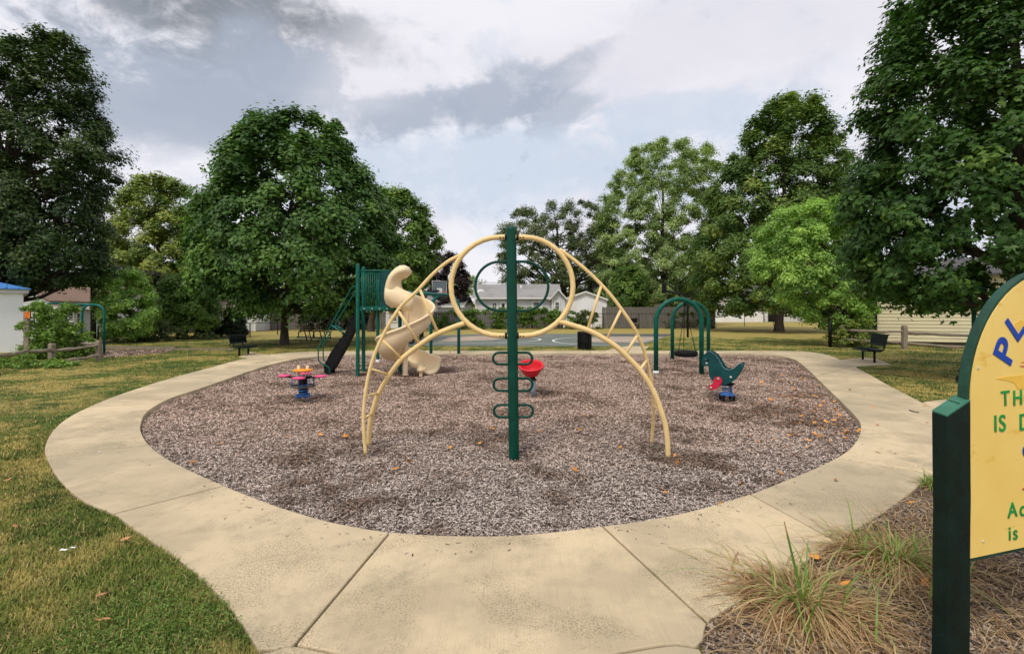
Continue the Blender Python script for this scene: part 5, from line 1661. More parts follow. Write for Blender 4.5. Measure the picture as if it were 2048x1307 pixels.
arch(1312, 1403, 598, 13.58, 0.062).build('arch_frame', M['swing_green'], ts)
arch(1344.7, 1416.7, 604.5, 17.3, 0.062).build('arch_frame', M['swing_green'], ts)
A, B = P(1357.5, 598, 13.58), P(1380.7, 604.5, 17.3)
mb = MB(); mb.tube([A, B], 0.05, 12); mb.build('top_beam', M['swing_green'], ts)
piv = A.lerp(B, 0.45)
mb = MB(); mb.tube([piv, piv + Vector((0, 0, -0.16))], 0.035, 10); mb.build('swivel', M['black'], ts)
tc_ = Vector((X_(1372, piv.y), piv.y, Z_(706.5, piv.y)))
rings = []
nr_, ns = 36, 14
for i in range(nr_):
    a = 2 * math.pi * i / nr_; cdir = Vector((math.cos(a), math.sin(a), 0))
    rings.append([tc_ + cdir * (0.265 + 0.082 * math.copysign(abs(math.cos(b)) ** 0.6, math.cos(b))) + Vector((0, 0, 0.088 * math.copysign(abs(math.sin(b)) ** 0.7, math.sin(b)))) for b in [2 * math.pi * j / ns for j in range(ns)]])
rings.append(rings[0]); mb = MB(); mb.loft(rings, True, False, True); mb.build('tyre', M['rubber'], ts)
for a in (205, 325, 85):
    q = tc_ + Vector((0.29 * math.cos(R(a)), 0.29 * math.sin(R(a)), 0.07)); p_ = piv + Vector((0, 0, -0.15))
    mb = MB(); L_ = (q - p_).length; n = int(L_ / 0.055)
    for i in range(n):
        m0 = p_.lerp(q, (i - 0.1) / n); m1 = p_.lerp(q, (i + 1.1) / n)
        s_ = Vector((0.014, 0, 0)) if i % 2 else Vector((0, 0.014, 0))
        mb.tube([m0, m0.lerp(m1, 0.2) + s_, m0.lerp(m1, 0.8) + s_, m1, m0.lerp(m1, 0.8) - s_, m0.lerp(m1, 0.2) - s_], 0.005, 4, closed=True)
    mb.build('chain', M['black'], ts)
for x, y, Y in ((1311, 745, 13.58),):
    mb = MB(); mb.lathe([(0.085, 0), (0.08, 0.05), (0.062, 0.055)], Vector((X_(1312, Y), Y, PIT + 0.0)), 14); mb.build('footing', M['white'], ts)

# ------------------------------------------------------------------ spring dinosaur
YD = 9.54
sd = thing('dinosaur_rider', 'green wavy backed dinosaur spring rider with red leg boards', 'spring rider', G(1455, 797, PIT))
ang = R(-32)
du = Vector((math.cos(ang), math.sin(ang), 0)); dn = Vector((-math.sin(ang), math.cos(ang), 0))
o0 = P(1452, 740, YD) - dn * 0.13


def on_plane(px, py, org):
    d = Vector(((px - CX) / F, 1.0, (HY - py) / F)); e_ = Vector((0, 0, EYE))
    t = (org - e_).dot(dn) / d.dot(dn)
    return e_ + d * t


def zp(x, y): return 1390 + x / 10.05, 680 + y / 10.05


OUT = [(135, 440), (150, 365), (185, 285), (240, 240), (290, 218), (320, 240), (345, 243), (372, 270), (400, 288), (420, 296), (436, 330), (452, 350), (480, 375), (492, 410), (500, 432), (530, 462), (545, 500), (560, 535), (585, 548), (600, 578), (618, 588), (650, 580), (672, 596), (700, 603), (730, 588), (755, 572), (790, 566), (815, 540),
       (840, 515), (880, 480), (915, 462), (945, 470), (955, 495), (945, 555), (915, 615), (880, 672), (830, 755), (785, 805), (740, 845), (660, 880), (600, 900), (545, 905), (480, 872), (420, 850), (360, 815), (310, 760), (288, 690), (280, 600), (272, 530), (250, 515), (215, 508), (190, 526), (160, 515), (142, 485)]
pts1 = [on_plane(*zp(*p), o0) for p in OUT]
sep_ = dn * 0.27
mb = MB(); mb.prism(pts1, -dn * 0.022); pn = mb.build('side_panel', M['darkgreen'], sd, bevel=0.004); pn['_o'] = sd['_o']
mb = MB(); mb.prism([p + sep_ for p in pts1], dn * 0.022); mb.build('side_panel', M['darkgreen'], sd, bevel=0.004)
# pale routed edge of the near panel
mb = MB(); mb.tube([p - dn * 0.012 + Vector((0, 0, 0.004)) for p in pts1[3:34]], 0.0035, 5, False); mb.build('panel_edge', M['galv'], pn)
seatp = [on_plane(*zp(x, y), o0) for x, y in ((560, 600), (640, 640), (740, 640), (740, 668), (640, 668), (555, 630))]
mb = MB(); mb.prism(seatp, sep_); mb.build('seat', M['darkgreen'], sd)
spn = [on_plane(*zp(x, y), o0) for x, y in ((480, 780), (700, 780), (700, 850), (560, 880), (480, 840))]
mb = MB(); mb.prism(spn, sep_); mb.build('body_block', M['black'], sd)
h_ = on_plane(*zp(255, 395), o0)
mb = MB(); mb.tube([h_ - dn * 0.06, h_ + sep_ + dn * 0.06], 0.016, 10); mb.build('handle', M['black'], sd)
# eye mark
mb = MB(); e1_ = [on_plane(*zp(x, y), o0) - dn * 0.024 for x, y in ((205, 372), (225, 388), (250, 384))]; mb.tube(e1_, 0.0035, 5); mb.build('eye_groove', M['galv'], pn)
leg = []
c1, c2 = (465, 815), (335, 940)
for a in range(-70, 175, 14): leg.append((c1[0] + 88 * math.cos(R(-a)), c1[1] + 88 * math.sin(R(-a))))
leg += [(378, 830), (372, 862), (350, 888)]
for a in range(80, 300, 16): leg.append((c2[0] + 56 * math.cos(R(-a)), c2[1] + 56 * math.sin(R(-a))))
leg += [(395, 985), (450, 960), (495, 925)]
for s_, nm in ((-1, 0), (1, 1)):
    off = -dn * 0.024 if s_ < 0 else sep_ + dn * 0.024
    mb = MB(); mb.prism([on_plane(*zp(*p), o0) + off for p in leg], dn * 0.018 * s_); lg = mb.build('leg_board', M['crimson'], sd, bevel=0.003)
for (x, y), d_ in (((475, 770), 0.044), ((330, 945), 0.044), ((240, 460), 0.024), ((725, 740), 0.024)):
    q = on_plane(*zp(x, y), o0) - dn * d_
    mb = MB(); mb.lathe([(0.021, 0), (0.020, 0.010), (0.012, 0.018), (0, 0.020)], q, 12, -dn); mb.build('bolt', M['steel'], sd)
sb = Vector((X_(1454, YD), YD, PIT)); top_ = P(1452, 768, YD) + dn * 0.0
mb = MB(); hz = Z_(769, YD) - PIT
mb.tube([sb + Vector((0.085 * math.cos(a * 6.283), 0.085 * math.sin(a * 6.283), 0.10 + a / 4.2 * (hz - 0.08))) for a in np.linspace(0, 4.2, 70)], 0.0125, 7); mb.build('spring', M['blue'], sd)
mb = MB(); mb.box(sb + Vector((0, 0, 0.085)), (0.25, 0.20, 0.03), R(-20)); mb.lathe([(0.095, 0.09), (0.10, 0.12), (0.07, 0.13)], sb, 18); mb.build('base_plate', M['blue'], sd)
for sx in (-1, 1):
    for sy in (-1, 1):
        mb = MB(); mb.box(sb + Vector((sx * 0.095, sy * 0.075, 0.03)), (0.05, 0.05, 0.10), R(-20)); mb.build('base_foot', M['black'], sd)
mb = MB(); mb.box(sb + Vector((0, 0, hz + 0.02)), (0.24, 0.22, 0.03), ang); mb.build('top_plate', M['black'], sd)

# ------------------------------------------------------------------ teal bench swing behind the slide
Ya, Yb = 19.2, 19.2
sw = thing('swing_frame', 'teal single beam swing frame behind the spiral slide', 'swing', G(890, 709, PIT))
YW = 18.9
xa, xb = X_(862, YW), X_(917.5, YW); zt = Z_(589, YW); r_ = (xb - xa) / 2
pts = [Vector((xa, YW, PIT - .05)), Vector((xa, YW, zt - r_))] + [Vector(((xa + xb) / 2 - r_ * math.cos(R(a)), YW, zt - r_ + r_ * math.sin(R(a)))) for a in range(10, 180, 10)] + [Vector((xb, YW, zt - r_)), Vector((xb, YW, PIT - .05))]
mb = MB(); mb.tube(pts, 0.06, 12); mb.build('end_arch', M['teal'], sw)
YL = 15.3
mb = MB(); mb.tube([P(806, 584.5, 16.4), P(896, 590, YW)], 0.06, 12); mb.build('top_beam', M['teal'], sw)
xl, xr = X_(795, 16.2) - 0.5, X_(795, 16.2) + 0.45; zt2 = Z_(584, 16.3); r2 = 0.47
pts = [Vector((xl, 16.3, PIT - .05)), Vector((xl, 16.3, zt2 - r2))] + [Vector(((xl + xr) / 2 - r2 * math.cos(R(a)), 16.3, zt2 - r2 + r2 * math.sin(R(a)))) for a in range(10, 180, 10)] + [Vector((xr, 16.3, zt2 - r2)), Vector((xr, 16.3, PIT - .05))]
bs_ = Vector((X_(823, 17.6), 17.6, Z_(682, 17.6)))
mb = MB(); rings = []
for i in range(25):
    a = 2 * math.pi * i / 24; d_ = Vector((math.cos(a), 0.25 * math.sin(a), math.sin(a)))
    rings.append([bs_ + d_ * (0.07 + 0.038 * math.cos(b)) + Vector((0, 0.055 * math.sin(b), 0)) for b in [2 * math.pi * j / 8 for j in range(8)]])
mb.loft(rings, True, False, True); mb.build('swing_seat', M['rubber'], sw)
for dx in (-0.09, 0.09):
    mb = MB(); mb.tube([bs_ + Vector((dx, 0, 0.05)), Vector((bs_.x + dx * 1.3, bs_.y, Z_(588, 17.6)))], 0.008, 5); mb.build('chain', M['black'], sw)
mb = MB(); mb.box(bs_ + Vector((0.37, 0.0, 0.26)), (0.115, 0.03, 0.25)); mb.tube([bs_ + Vector((0.33, 0, 0.36)), bs_ + Vector((0.32, 0, 1.75))], 0.007, 5); mb.tube([bs_ + Vector((0.41, 0, 0.36)), bs_ + Vector((0.42, 0, 1.75))], 0.007, 5); mb.build('hanging_seat', M['rubber'], sw)

# ------------------------------------------------------------------ left swing frame
ls = thing('swing_frame', 'teal swing frame beside the bright vine bush at the left', 'swing', G(186, 704, LZ))
YR = 19.3
def end_arch(x0, x1, ytop, Y, rad_):
    xa, xb = X_(x0, Y), X_(x1, Y); c = (xa + xb) / 2; hw = (xb - xa) / 2; zt = Z_(ytop, Y)
    pts = [Vector((xa, Y, LZ - .05)), Vector((xa, Y, zt - hw * 0.9))] + [Vector((c - hw * math.copysign(abs(math.cos(R(a))) ** 0.8, math.cos(R(a))), Y, zt - hw * 0.9 + hw * 0.9 * math.sin(R(a)) ** 0.8)) for a in range(10, 180, 10)] + [Vector((xb, Y, zt - hw * 0.9)), Vector((xb, Y, LZ - .05))]
    mb = MB(); mb.tube(pts, rad_, 12); return mb


end_arch(164, 208.5, 609, YR, 0.042).build('end_arch', M['teal'], ls)
end_arch(84, 132.5, 606.5, 20.6, 0.042).build('end_arch', M['teal'], ls)
mb = MB(); mb.tube([P(107, 606.8, 20.6), P(187, 609.2, YR)], 0.042, 12); mb.build('top_beam', M['teal'], ls)

# ------------------------------------------------------------------ litter bin, benches, rail frame
lb = thing('litter_bin', 'round black slatted litter bin at the edge of the court', 'litter bin', G(1169, 698, LZ))
bc = Vector(lb.location); rb = 14 * bc.y / F; hb = Z_(664, bc.y) - LZ
for i in range(26):
    a = 2 * math.pi * i / 26
    mb = MB(); mb.box(bc + Vector((rb * math.cos(a), rb * math.sin(a), hb / 2 + 0.04)), (0.008, 0.048, hb - 0.09), a); mb.build('slat', M['black'], lb)
mb = MB()
for z in (0.05, hb * 0.5, hb - 0.02): mb.lathe([(rb - 0.012, z - 0.018), (rb + 0.012, z - 0.018), (rb + 0.012, z + 0.018), (rb - 0.012, z + 0.018), (rb - 0.012, z - 0.018)], bc, 26)
mb.build('hoop', M['black'], lb)
mb = MB(); mb.lathe([(0, 0.06), (rb - 0.03, 0.06), (rb - 0.03, hb - 0.03), (rb - 0.05, hb - 0.03), (rb - 0.05, 0.1)], bc, 24); mb.build('liner', M['rubber'], lb)
mb = MB(); mb.lathe([(rb - 0.10, hb + 0.0), (rb + 0.005, hb + 0.0), (rb + 0.005, hb + 0.025), (rb - 0.10, hb + 0.03), (rb - 0.10, hb + 0.0)], bc, 24); mb.build('lid_ring', M['black'], lb)


def bench(name, label, f0, f1, face, over, seat_w, seat_z, back_h, sections, group='black park benches'):
    """f0, f1: where the two legs stand; face: which way a sitter looks"""
    f0, f1 = Vector(f0), Vector(f1); face = Vector(face); ax = (f1 - f0); ax.z = 0; L0 = ax.length; ax.normalize()
    face = (face - ax * face.dot(ax)).normalized(); rot = math.atan2(ax.y, ax.x)
    c = (f0 + f1) / 2; Lb = L0 + 2 * over
    root = thing(name, label, 'bench', (c.x, c.y, LZ), group)
    zz = Vector((0, 0, 1))
    back0 = -face * (seat_w * 0.42)
    # seat and back: perforated sheets folded at the rim
    sz = c + zz * (seat_z - c.z)
    for part in ('seat', 'backrest'):
        gapx = 0.02; wsec = (Lb - gapx * (sections - 1)) / sections
        for k in range(sections):
            s0 = -Lb / 2 + k * (wsec + gapx); s1 = s0 + wsec
            prof = [(seat_w * 0.52, -0.045), (seat_w * 0.53, -0.015), (seat_w * 0.50, 0.0), (0.0, -0.012), (-seat_w * 0.42, 0.005)] if part == 'seat' else \
                   [(-seat_w * 0.45, 0.10), (-seat_w * 0.48, 0.16), (-seat_w * 0.60, back_h - 0.03), (-seat_w * 0.63, back_h), (-seat_w * 0.68, back_h - 0.02)]
            mb = MB(); rg = []
            for s_ in (s0, s1):
                top = [sz + ax * s_ + face * u + zz * v for u, v in prof]
                n_ = (zz if part == 'seat' else face) * -0.022
                rg.append(top + [p + n_ for p in reversed(top)])
            mb.loft(rg, True, True, False); o = mb.build(part, M['benchgreen'], root); o['_o'] = root['_o']
            # raised lattice of the coated mesh
            mb = MB(); m = 9
            for i in range(m):
                t = (i + 0.5) / m; q0 = rg[0][1].lerp(rg[1][1], t); q1 = rg[0][3].lerp(rg[1][3], t)
                n_ = (zz if part == 'seat' else face) * 0.006
                mb.tube([q0 + n_, (rg[0][2].lerp(rg[1][2], t)) + n_, q1 + n_], 0.007, 4)
            mb.build('lattice', M['black'], o)
    for f in (f0, f1):
        mb = MB(); mb.tube([Vector((f.x, f.y, LZ)), Vector((f.x, f.y, seat_z - 0.03))], 0.034, 10); mb.build('leg', M['black'], root)
        s_ = (f - c).dot(ax)
        mb = MB(); q = sz + ax * s_
        mb.tube(spline([q + face * seat_w * 0.40 - zz * 0.04, q - face * seat_w * 0.30 - zz * 0.045, q - face * seat_w * 0.48 + zz * 0.02, q - face * seat_w * 0.55 + zz * 0.16, q - face * seat_w * 0.68 + zz * (back_h - 0.05)], 4), 0.022, 8)
        mb.build('bracket', M['black'], root)
    return root


f0, f1 = G(478.5, 711.5, LZ), G(496.5, 709, LZ)
bench('park_bench', 'small dark bench facing the pit, on the grass near the domed tree', f0, f1, (0.85, -0.5, 0), 0.22, 0.42, Z_(692.5, 18.2), 0.42, 3)
f0, f1 = P(1725.6, 718, 16.7), P(1749, 728.5, 15.6)
f0.z = f1.z = LZ
bench('park_bench', 'dark mesh bench on its concrete pad by the yellow garage', f0, f1, (-0.9, -0.3, 0), 0.14, 0.50, Z_(697, 16.0), 0.48, 1)

YM = 27.0
mg = thing('rail_frame', 'low black steel frame with hoop rails beside the domed tree', 'rail frame', G(630, 680.5, LZ))
def m3(x, y, d=0.0): return P(x, y, YM + d)


mb = MB(); mb.prism([m3(592.5, 674.5), m3(664.5, 676.5), m3(660, 675.0, 0.75), m3(597, 673.5, 0.75)], (0, 0, 0.035)); mb.build('platform', M['black'], mg)
for d_ in (0.05, 0.65):
    for pts in ([(597, 675), (597.2, 665), (599, 662.2), (602, 661.4), (624, 661.6), (627, 663), (628, 668), (628.5, 676)], [(626, 676), (627, 667), (629, 663), (632, 661.5), (655, 662.5), (659, 664), (660.3, 668), (660.5, 677)]):
        mb = MB(); mb.tube(spline([m3(x, y, d_) for x, y in pts], 3), 0.03, 8); mb.build('hoop', M['black'], mg)
for x in (609, 618, 639.5, 648):
    mb = MB(); mb.tube([m3(x, 661.5, 0.35), Vector((X_(x, YM), YM + 0.35, LZ))], 0.03, 8); mb.build('leg', M['black'], mg)
for x0, x1, y in ((610, 618, 671), (640, 648, 672)):
    mb = MB(); mb.tube([m3(x0, y, 0.35), m3(x1, y, 0.35)], 0.018, 6); mb.build('crossbar', M['black'], mg)
mb = MB(); mb.tube([m3(633, 681, 0.35), m3(640, 676, 0.35)], 0.014, 6); mb.build('strut', M['black'], mg)

# ------------------------------------------------------------------ basketball hoops
def hoop(label, foot, Yp, board, Yb, facing, dark):
    root = thing('basketball_hoop', label, 'basketball hoop', (X_(foot[0], Yp), Yp, LZ), 'basketball hoops of the court')
    ft = Vector(root.location)
    bx0, bx1, by0, by1 = board
    cb = P((bx0 + bx1) / 2, (by0 + by1) / 2, Yb)
    topz = Z_(by1, Yb) + 0.15
    mb = MB(); mb.tube([ft, ft + Vector((0, 0, 1.9)), Vector((ft.x, ft.y, topz - 0.7)), Vector((ft.x + facing * 0.25, ft.y, topz - 0.25)), Vector((cb.x - facing * 0.3, (ft.y + cb.y) / 2, topz - 0.05)), cb + Vector((-facing * 0.05, 0, -0.2))], 0.065, 10); mb.build('pole', M['black'], root)
    mb = MB(); mb.tube([Vector((ft.x, ft.y, topz - 0.9)), Vector((cb.x - facing * 0.4, cb.y, cb.z + 0.15)), cb + Vector((-facing * 0.05, 0, 0.25))], 0.04, 8); mb.build('arm', M['black'], root)
    hx, hz = (bx1 - bx0) / 2 * Yb / F, (by1 - by0) / 2 * Yb / F
    # board stands obliquely: its plane turned towards the court
    u = Vector((1, 0.75 * facing, 0))
    cs = [cb + u * sx * hx + Vector((0, 0, sz * hz)) for sx, sz in ((-1, -1), (1, -1), (1, 1), (-1, 1))]
    nn = Vector((-u.y, u.x, 0)).normalized() * 0.02
    mb = MB(); mb.prism(cs, nn); bd = mb.build('backboard', M['rubber' if dark else 'clear'], root); bd['_o'] = root['_o']
    mb = MB(); mb.tube(cs, 0.022, 6, closed=True); mb.build('board_frame', M['black' if dark else 'steel'], root)
    sq = [cb + u * sx * hx * 0.36 + Vector((0, 0, sz * hz)) - nn * 0.4 for sx, sz in ((-1, -0.95), (1, -0.95), (1, -0.1), (-1, -0.1))]
    mb = MB(); mb.prism(sq, -nn * 0.3); mb.build('target_square', M['black' if dark else 'white'], bd)
    fd = Vector((facing, -0.9, 0)).normalized(); rc = cb + Vector((0, 0, -hz * 0.8)) + fd * 0.32
    mb = MB(); mb.tube([rc + Vector((0.23 * math.cos(a), 0.23 * math.sin(a), 0)) for a in [2 * math.pi * j / 20 for j in range(20)]], 0.014, 6, closed=True); mb.tube([rc - fd * 0.23, rc - fd * 0.32], 0.03, 6); mb.build('rim', M['sign_orange' if not dark else 'black'], root)


hoop('basketball hoop with a clear backboard behind the spiral slide', (841, 678), 29.0, (866, 892, 562, 587), 30.0, 1, False)
hoop('dark basketball hoop rising behind the tyre swing', (1375.5, 674), 31.0, (1325, 1332, 566, 586), 31.5, -1, True)

# ------------------------------------------------------------------ wheelbarrow at the far fence
wbw = thing('wheelbarrow', 'black wheelbarrow parked against the far grey planks', 'wheelbarrow', G(1272, 655, LZ))
Yw = 45.0
mb = MB(); tr = [P(1262, 637, Yw), P(1276, 635.5, Yw), P(1274, 645, Yw), P(1265, 645, Yw)]; mb.prism(tr, (0, 0.6, 0)); mb.build('tray', M['black'], wbw)
for d_ in (0, 0.6):
    mb = MB(); mb.tube([P(1276, 636.5, Yw + d_), P(1277, 646, Yw + d_), P(1273, 651, Yw + d_)], 0.03, 6); mb.build('handle', M['bark_pale'], wbw)
    mb = MB(); mb.tube([P(1266, 645, Yw + d_), P(1266, 656.5, Yw + d_)], 0.025, 6); mb.build('leg', M['black'], wbw)
wq = P(1273, 652, Yw + 0.3); mb = MB(); mb.tube([wq + Vector((0.16 * math.cos(a), 0, 0.16 * math.sin(a))) for a in [2 * math.pi * j / 18 for j in range(18)]], 0.05, 8, closed=True); mb.build('wheel', M['rubber'], wbw)

# ------------------------------------------------------------------ overhead cables and poles
def cable(label, pts, r=0.028):
    mb = MB(); mb.tube(spline([P(*p) for p in pts], 6), r, 5); tag(mb.build('overhead_cable', M['wire']), label, 'cable', 'overhead cables')


cable('overhead cable crossing above the grey house roof', [(700, 556, 66), (900, 563, 64), (1040, 565, 64), (1180, 560, 64), (1300, 553, 64), (1440, 546, 64)])
cable('upper overhead cable through the yellowish green tree', [(190, 524, 33), (290, 541, 33), (350, 551, 33), (440, 560, 33)])
cable('lower overhead cable through the yellowish green tree', [(190, 530, 33.2), (290, 546, 33.2), (350, 554, 33.2), (440, 562, 33.2)])
up_ = thing('utility_pole', 'brown wooden pole behind the left swing frame', 'pole', (X_(187, 25.8), 25.8, LZ))
mb = MB(); mb.tube([Vector((X_(187, 25.8), 25.8, LZ)), Vector((X_(186, 25.8), 25.8, Z_(560, 25.8)))], [0.13, 0.11], 10); mb.build('shaft', M['bark'], up_)
op = thing('notice_post', 'grey post with a small orange notice beside the white block building', 'notice', (X_(55, 16.6), 16.6, LZ))
mb = MB(); mb.box(Vector((X_(54, 16.6), 16.6, (LZ + Z_(622, 16.6)) / 2)), (0.16, 0.08, Z_(622, 16.6) - LZ)); mb.build('post', M['rail_wood'], op)
nb = P(55.3, 629.5, 16.5); mb = MB(); mb.box(nb, (0.20, 0.02, 0.235)); bd = mb.build('board', M['black'], op); bd['_o'] = op['_o']
mb = MB(); mb.box(nb + Vector((0, -0.012, 0)), (0.18, 0.012, 0.215)); mb.build('notice_face', M['sign_orange'], bd)
for dx, dz, w, h in ((-0.045, -0.05, 0.02, 0.10), (-0.01, -0.105, 0.10, 0.016), (0.055, -0.005, 0.07, 0.012), (0.0, 0.06, 0.012, 0.07), (-0.06, 0.07, 0.012, 0.06), (0.06, 0.07, 0.012, 0.06)):
    mb = MB(); mb.box(nb + Vector((dx * 0.82, -0.019, dz * 0.82)), (w * 0.82, 0.003, h * 0.82)); mb.build('notice_mark', M['joint'], bd)

# ------------------------------------------------------------------ the sign in the front right corner
sg_a = R(17.0)
su, snn = Vector((math.cos(sg_a), math.sin(sg_a), 0)), Vector((math.sin(sg_a), -math.cos(sg_a), 0))     # along the board, out of its face
SO = Vector(((1941 - CX) / F * 2.25, 2.25, 0))
sg = thing('playground_sign', 'yellow arched playground sign with a green edge on a green timber post', 'sign', Vector((SO.x, SO.y, 0)))


def on_sign(px, py, off=0.0):
    d = Vector(((px - CX) / F, 1.0, (HY - py) / F)); e_ = Vector((0, 0, EYE)); o_ = SO + snn * off
    return e_ + d * ((o_ - e_).dot(snn) / d.dot(snn))


def sign_uv(px, py):
    p = on_sign(px, py); return (p - SO).dot(su), p.z


zb = on_sign(1960, 1112).z
HW = 0.60                      # half width of the board
zsq = on_sign(1941, 800).z
def board_outline(m):
    pts = [(-m, zb - m * 1.1), (2 * HW + m, zb - m * 1.1)]
    n = 30
    for i in range(n + 1):
        a = math.pi * i / n
        pts.append((HW + (HW + m) * math.cos(a), zsq + (HW * 0.985 + m) * math.sin(a)))
    return [SO + su * u + Vector((0, 0, z)) for u, z in pts]


mb = MB(); mb.prism([p - snn * 0.004 for p in board_outline(0.016)], -snn * 0.040); mb.build('backing_board', M['sign_edge'], sg, bevel=0.003)
mb = MB(); mb.prism(board_outline(0.0), -snn * 0.008); fc = mb.build('board', M['sign_yellow'], sg)
fc['_o'] = sg['_o']
# timber posts, top cut slanting
def sign_post(cpx, cpy_top, Yc, w, d, full=True):
    c = Vector(((cpx - CX) / F * Yc, Yc, 0))
    q = [c, c + su * w, c + su * w - snn * d, c - snn * d]
    zt = [Z_(cpy_top, Yc), Z_(cpy_top, Yc) + 0.062, Z_(cpy_top, Yc) + 0.075, Z_(cpy_top, Yc) + 0.012]
    mb = MB(); n = 7; rings = []
    for i in range(n):
        t = i / (n - 1); rings.append([Vector((p.x + rng.normal(0, 0.0012), p.y + rng.normal(0, 0.0012), -0.15 + (z + 0.15 - 0.004) * t)) for p, z in zip(q, zt)])
    mb.loft(rings, True, True, False); po = mb.build('post', M['sign_post'], sg, bevel=0.004); po['_o'] = sg['_o']
    mb = MB(); top = [Vector((p.x, p.y, z - 0.003)) for p, z in zip(q, zt)]; cen = sum(top, Vector((0, 0, 0))) / 4
    mb.prism([cen + (p - cen) * 0.985 for p in top], (0, 0, 0.006)); mb.build('post_top', M['sign_top_lit'], po)
    m0, m1 = top[1].lerp(top[0], 0.33), top[2].lerp(top[3], 0.33)
    mb = MB(); mb.tube([m0.lerp(m1, 0.22) + Vector((0, 0, 0.004)), m0.lerp(m1, 0.92) + Vector((0, 0, 0.004))], 0.004, 5); mb.build('post_crack', M['sign_post'], po)


sign_post(1894.5, 832, 2.20, 0.150, 0.062)
c2 = SO + su * (2 * HW + 0.05)
mb = MB(); mb.prism([c2 + Vector((0, 0, -0.15)), c2 + su * 0.15 + Vector((0, 0, -0.15)), c2 + su * 0.15 - snn * 0.07 + Vector((0, 0, -0.15)), c2 - snn * 0.07 + Vector((0, 0, -0.15))], (0, 0, 1.35)); mb.build('post', M['sign_post'], sg)


def text(body, px, py, cap_px, rot, mat, off=0.0, sx=1.0):
    """flat lettering on the board; (px,py): foot of the first letter"""
    cu = bpy.data.curves.new('lettering', 'FONT'); cu.body = body; cu.extrude = 0.0012; cu.offset = off
    p = on_sign(px, py); Yp = p.y
    cu.size = cap_px * Yp / F / 0.70; cu.space_character = 1.02
    tmp = bpy.data.objects.new('tmp', cu); COL.objects.link(tmp)
    me = bpy.data.meshes.new_from_object(tmp.evaluated_get(bpy.context.evaluated_depsgraph_get()))
    bpy.data.objects.remove(tmp)
    ob = bpy.data.objects.new('lettering', me); COL.objects.link(ob)
    me.materials.clear(); me.materials.append(M[mat])
    c_, s_ = math.cos(rot), math.sin(rot); zz = Vector((0, 0, 1))
    x = su * c_ + zz * s_; y = zz * c_ - su * s_
    m = Matrix((x * sx, y, snn)).transposed().to_4x4(); m.translation = p + snn * 0.002 - Vector(sg['_o'])
    ob.parent = sg; ob.matrix_local = m
    return ob


text('P', 2018, 735, 56, R(64), 'letter_blue', 0.004, 1.15)
text('L', 2032, 686, 54, R(44), 'letter_blue', 0.004, 1.1)
for ch, x, y, cap in (('T', 2001.5, 811.5, 30), ('H', 2024.5, 810.5, 30), ('I', 1986.5, 863, 33), ('S', 1997, 862.5, 33), ('D', 2037, 860.5, 33)):
    text(ch, x, y, cap, R(2), 'letter_green', 0.0012)
text('C', 2044, 914, 24, R(2), 'letter_blue', 0.0012)
text('-', 2044, 984, 22, R(0), 'letter_red', 0.0012)
for ch, x, y, cap in (('A', 2015, 1035, 30), ('c', 2038, 1032, 30), ('i', 2016, 1079.5, 28), ('s', 2025, 1078.5, 28)):
    text(ch, x, y, cap, R(2), 'letter_green', 0.001)
for pts in ([(2026, 662), (2031, 645), (2040, 640), (2052, 643), (2056, 655), (2046, 652), (2036, 662), (2033, 672)], [(1992, 757), (2015, 752), (2050, 749), (2056, 752), (2056, 776), (2036, 778), (2030, 766), (2017, 761)]):
    mb = MB(); mb.prism([on_sign(x, y, 0.0016) for x, y in pts], -snn * 0.0035); mb.build('paint_smear', M['smear'], sg)
for x, y in ((1956, 736), (1966, 1082)):
    mb = MB(); q = on_sign(x, y); mb.lathe([(0.006, 0), (0.006, 0.002), (0.003, 0.004), (0, 0.004)], q, 10, snn); mb.build('screw', M['steel'], sg)
for pts in ([(2041, 724), (2060, 722), (2060, 727)], [(2039, 731), (2060, 730), (2060, 734), (2045, 734)]):
    mb = MB(); mb.prism([on_sign(x, y, 0.0016) for x, y in pts], -snn * 0.0035); mb.build('paint_mark', M['letter_red'], sg)

# green bent pole with a chain, and a black two-knob rail end, both behind the sign
bp = thing('chain_pole', 'dark green bent pole with a hanging chain behind the sign', 'pole', (X_(1949, 12.5), 12.5, LZ))
mb = MB(); Yq = 12.5
mb.tube(spline([Vector((X_(1950, Yq), Yq, LZ)), P(1949, 700, Yq), P(1947.5, 620, Yq), P(1947.5, 590, Yq), P(1950, 580, Yq), P(1957, 577.5, Yq - 0.1), P(1966, 577.5, Yq - 0.25)], 4), 0.048, 12); mb.build('pole', M['swing_green'], bp)
mb = MB(); q0, q1 = P(1957, 586, Yq - 0.12), P(1948, 700, Yq - 0.25); L_ = (q1 - q0).length; n = int(L_ / 0.05)
for i in range(n):
    m0, m1 = q0.lerp(q1, (i - 0.1) / n), q0.lerp(q1, (i + 1.1) / n); s_ = Vector((0.013, 0, 0)) if i % 2 else Vector((0, 0.013, 0))
    mb.tube([m0, m0.lerp(m1, .2) + s_, m0.lerp(m1, .8) + s_, m1, m0.lerp(m1, .8) - s_, m0.lerp(m1, .2) - s_], 0.005, 4, closed=True)
mb.build('chain', M['steel'], bp)
kr = thing('handle_post', 'short black post with two round end caps behind the sign edge', 'post', (X_(1932, 4.6), 4.6, LZ))
mb = MB(); mb.tube([Vector((X_(1938, 4.6), 4.6, LZ)), P(1938, 735, 4.6)], 0.03, 10); mb.build('post', M['black'], kr)
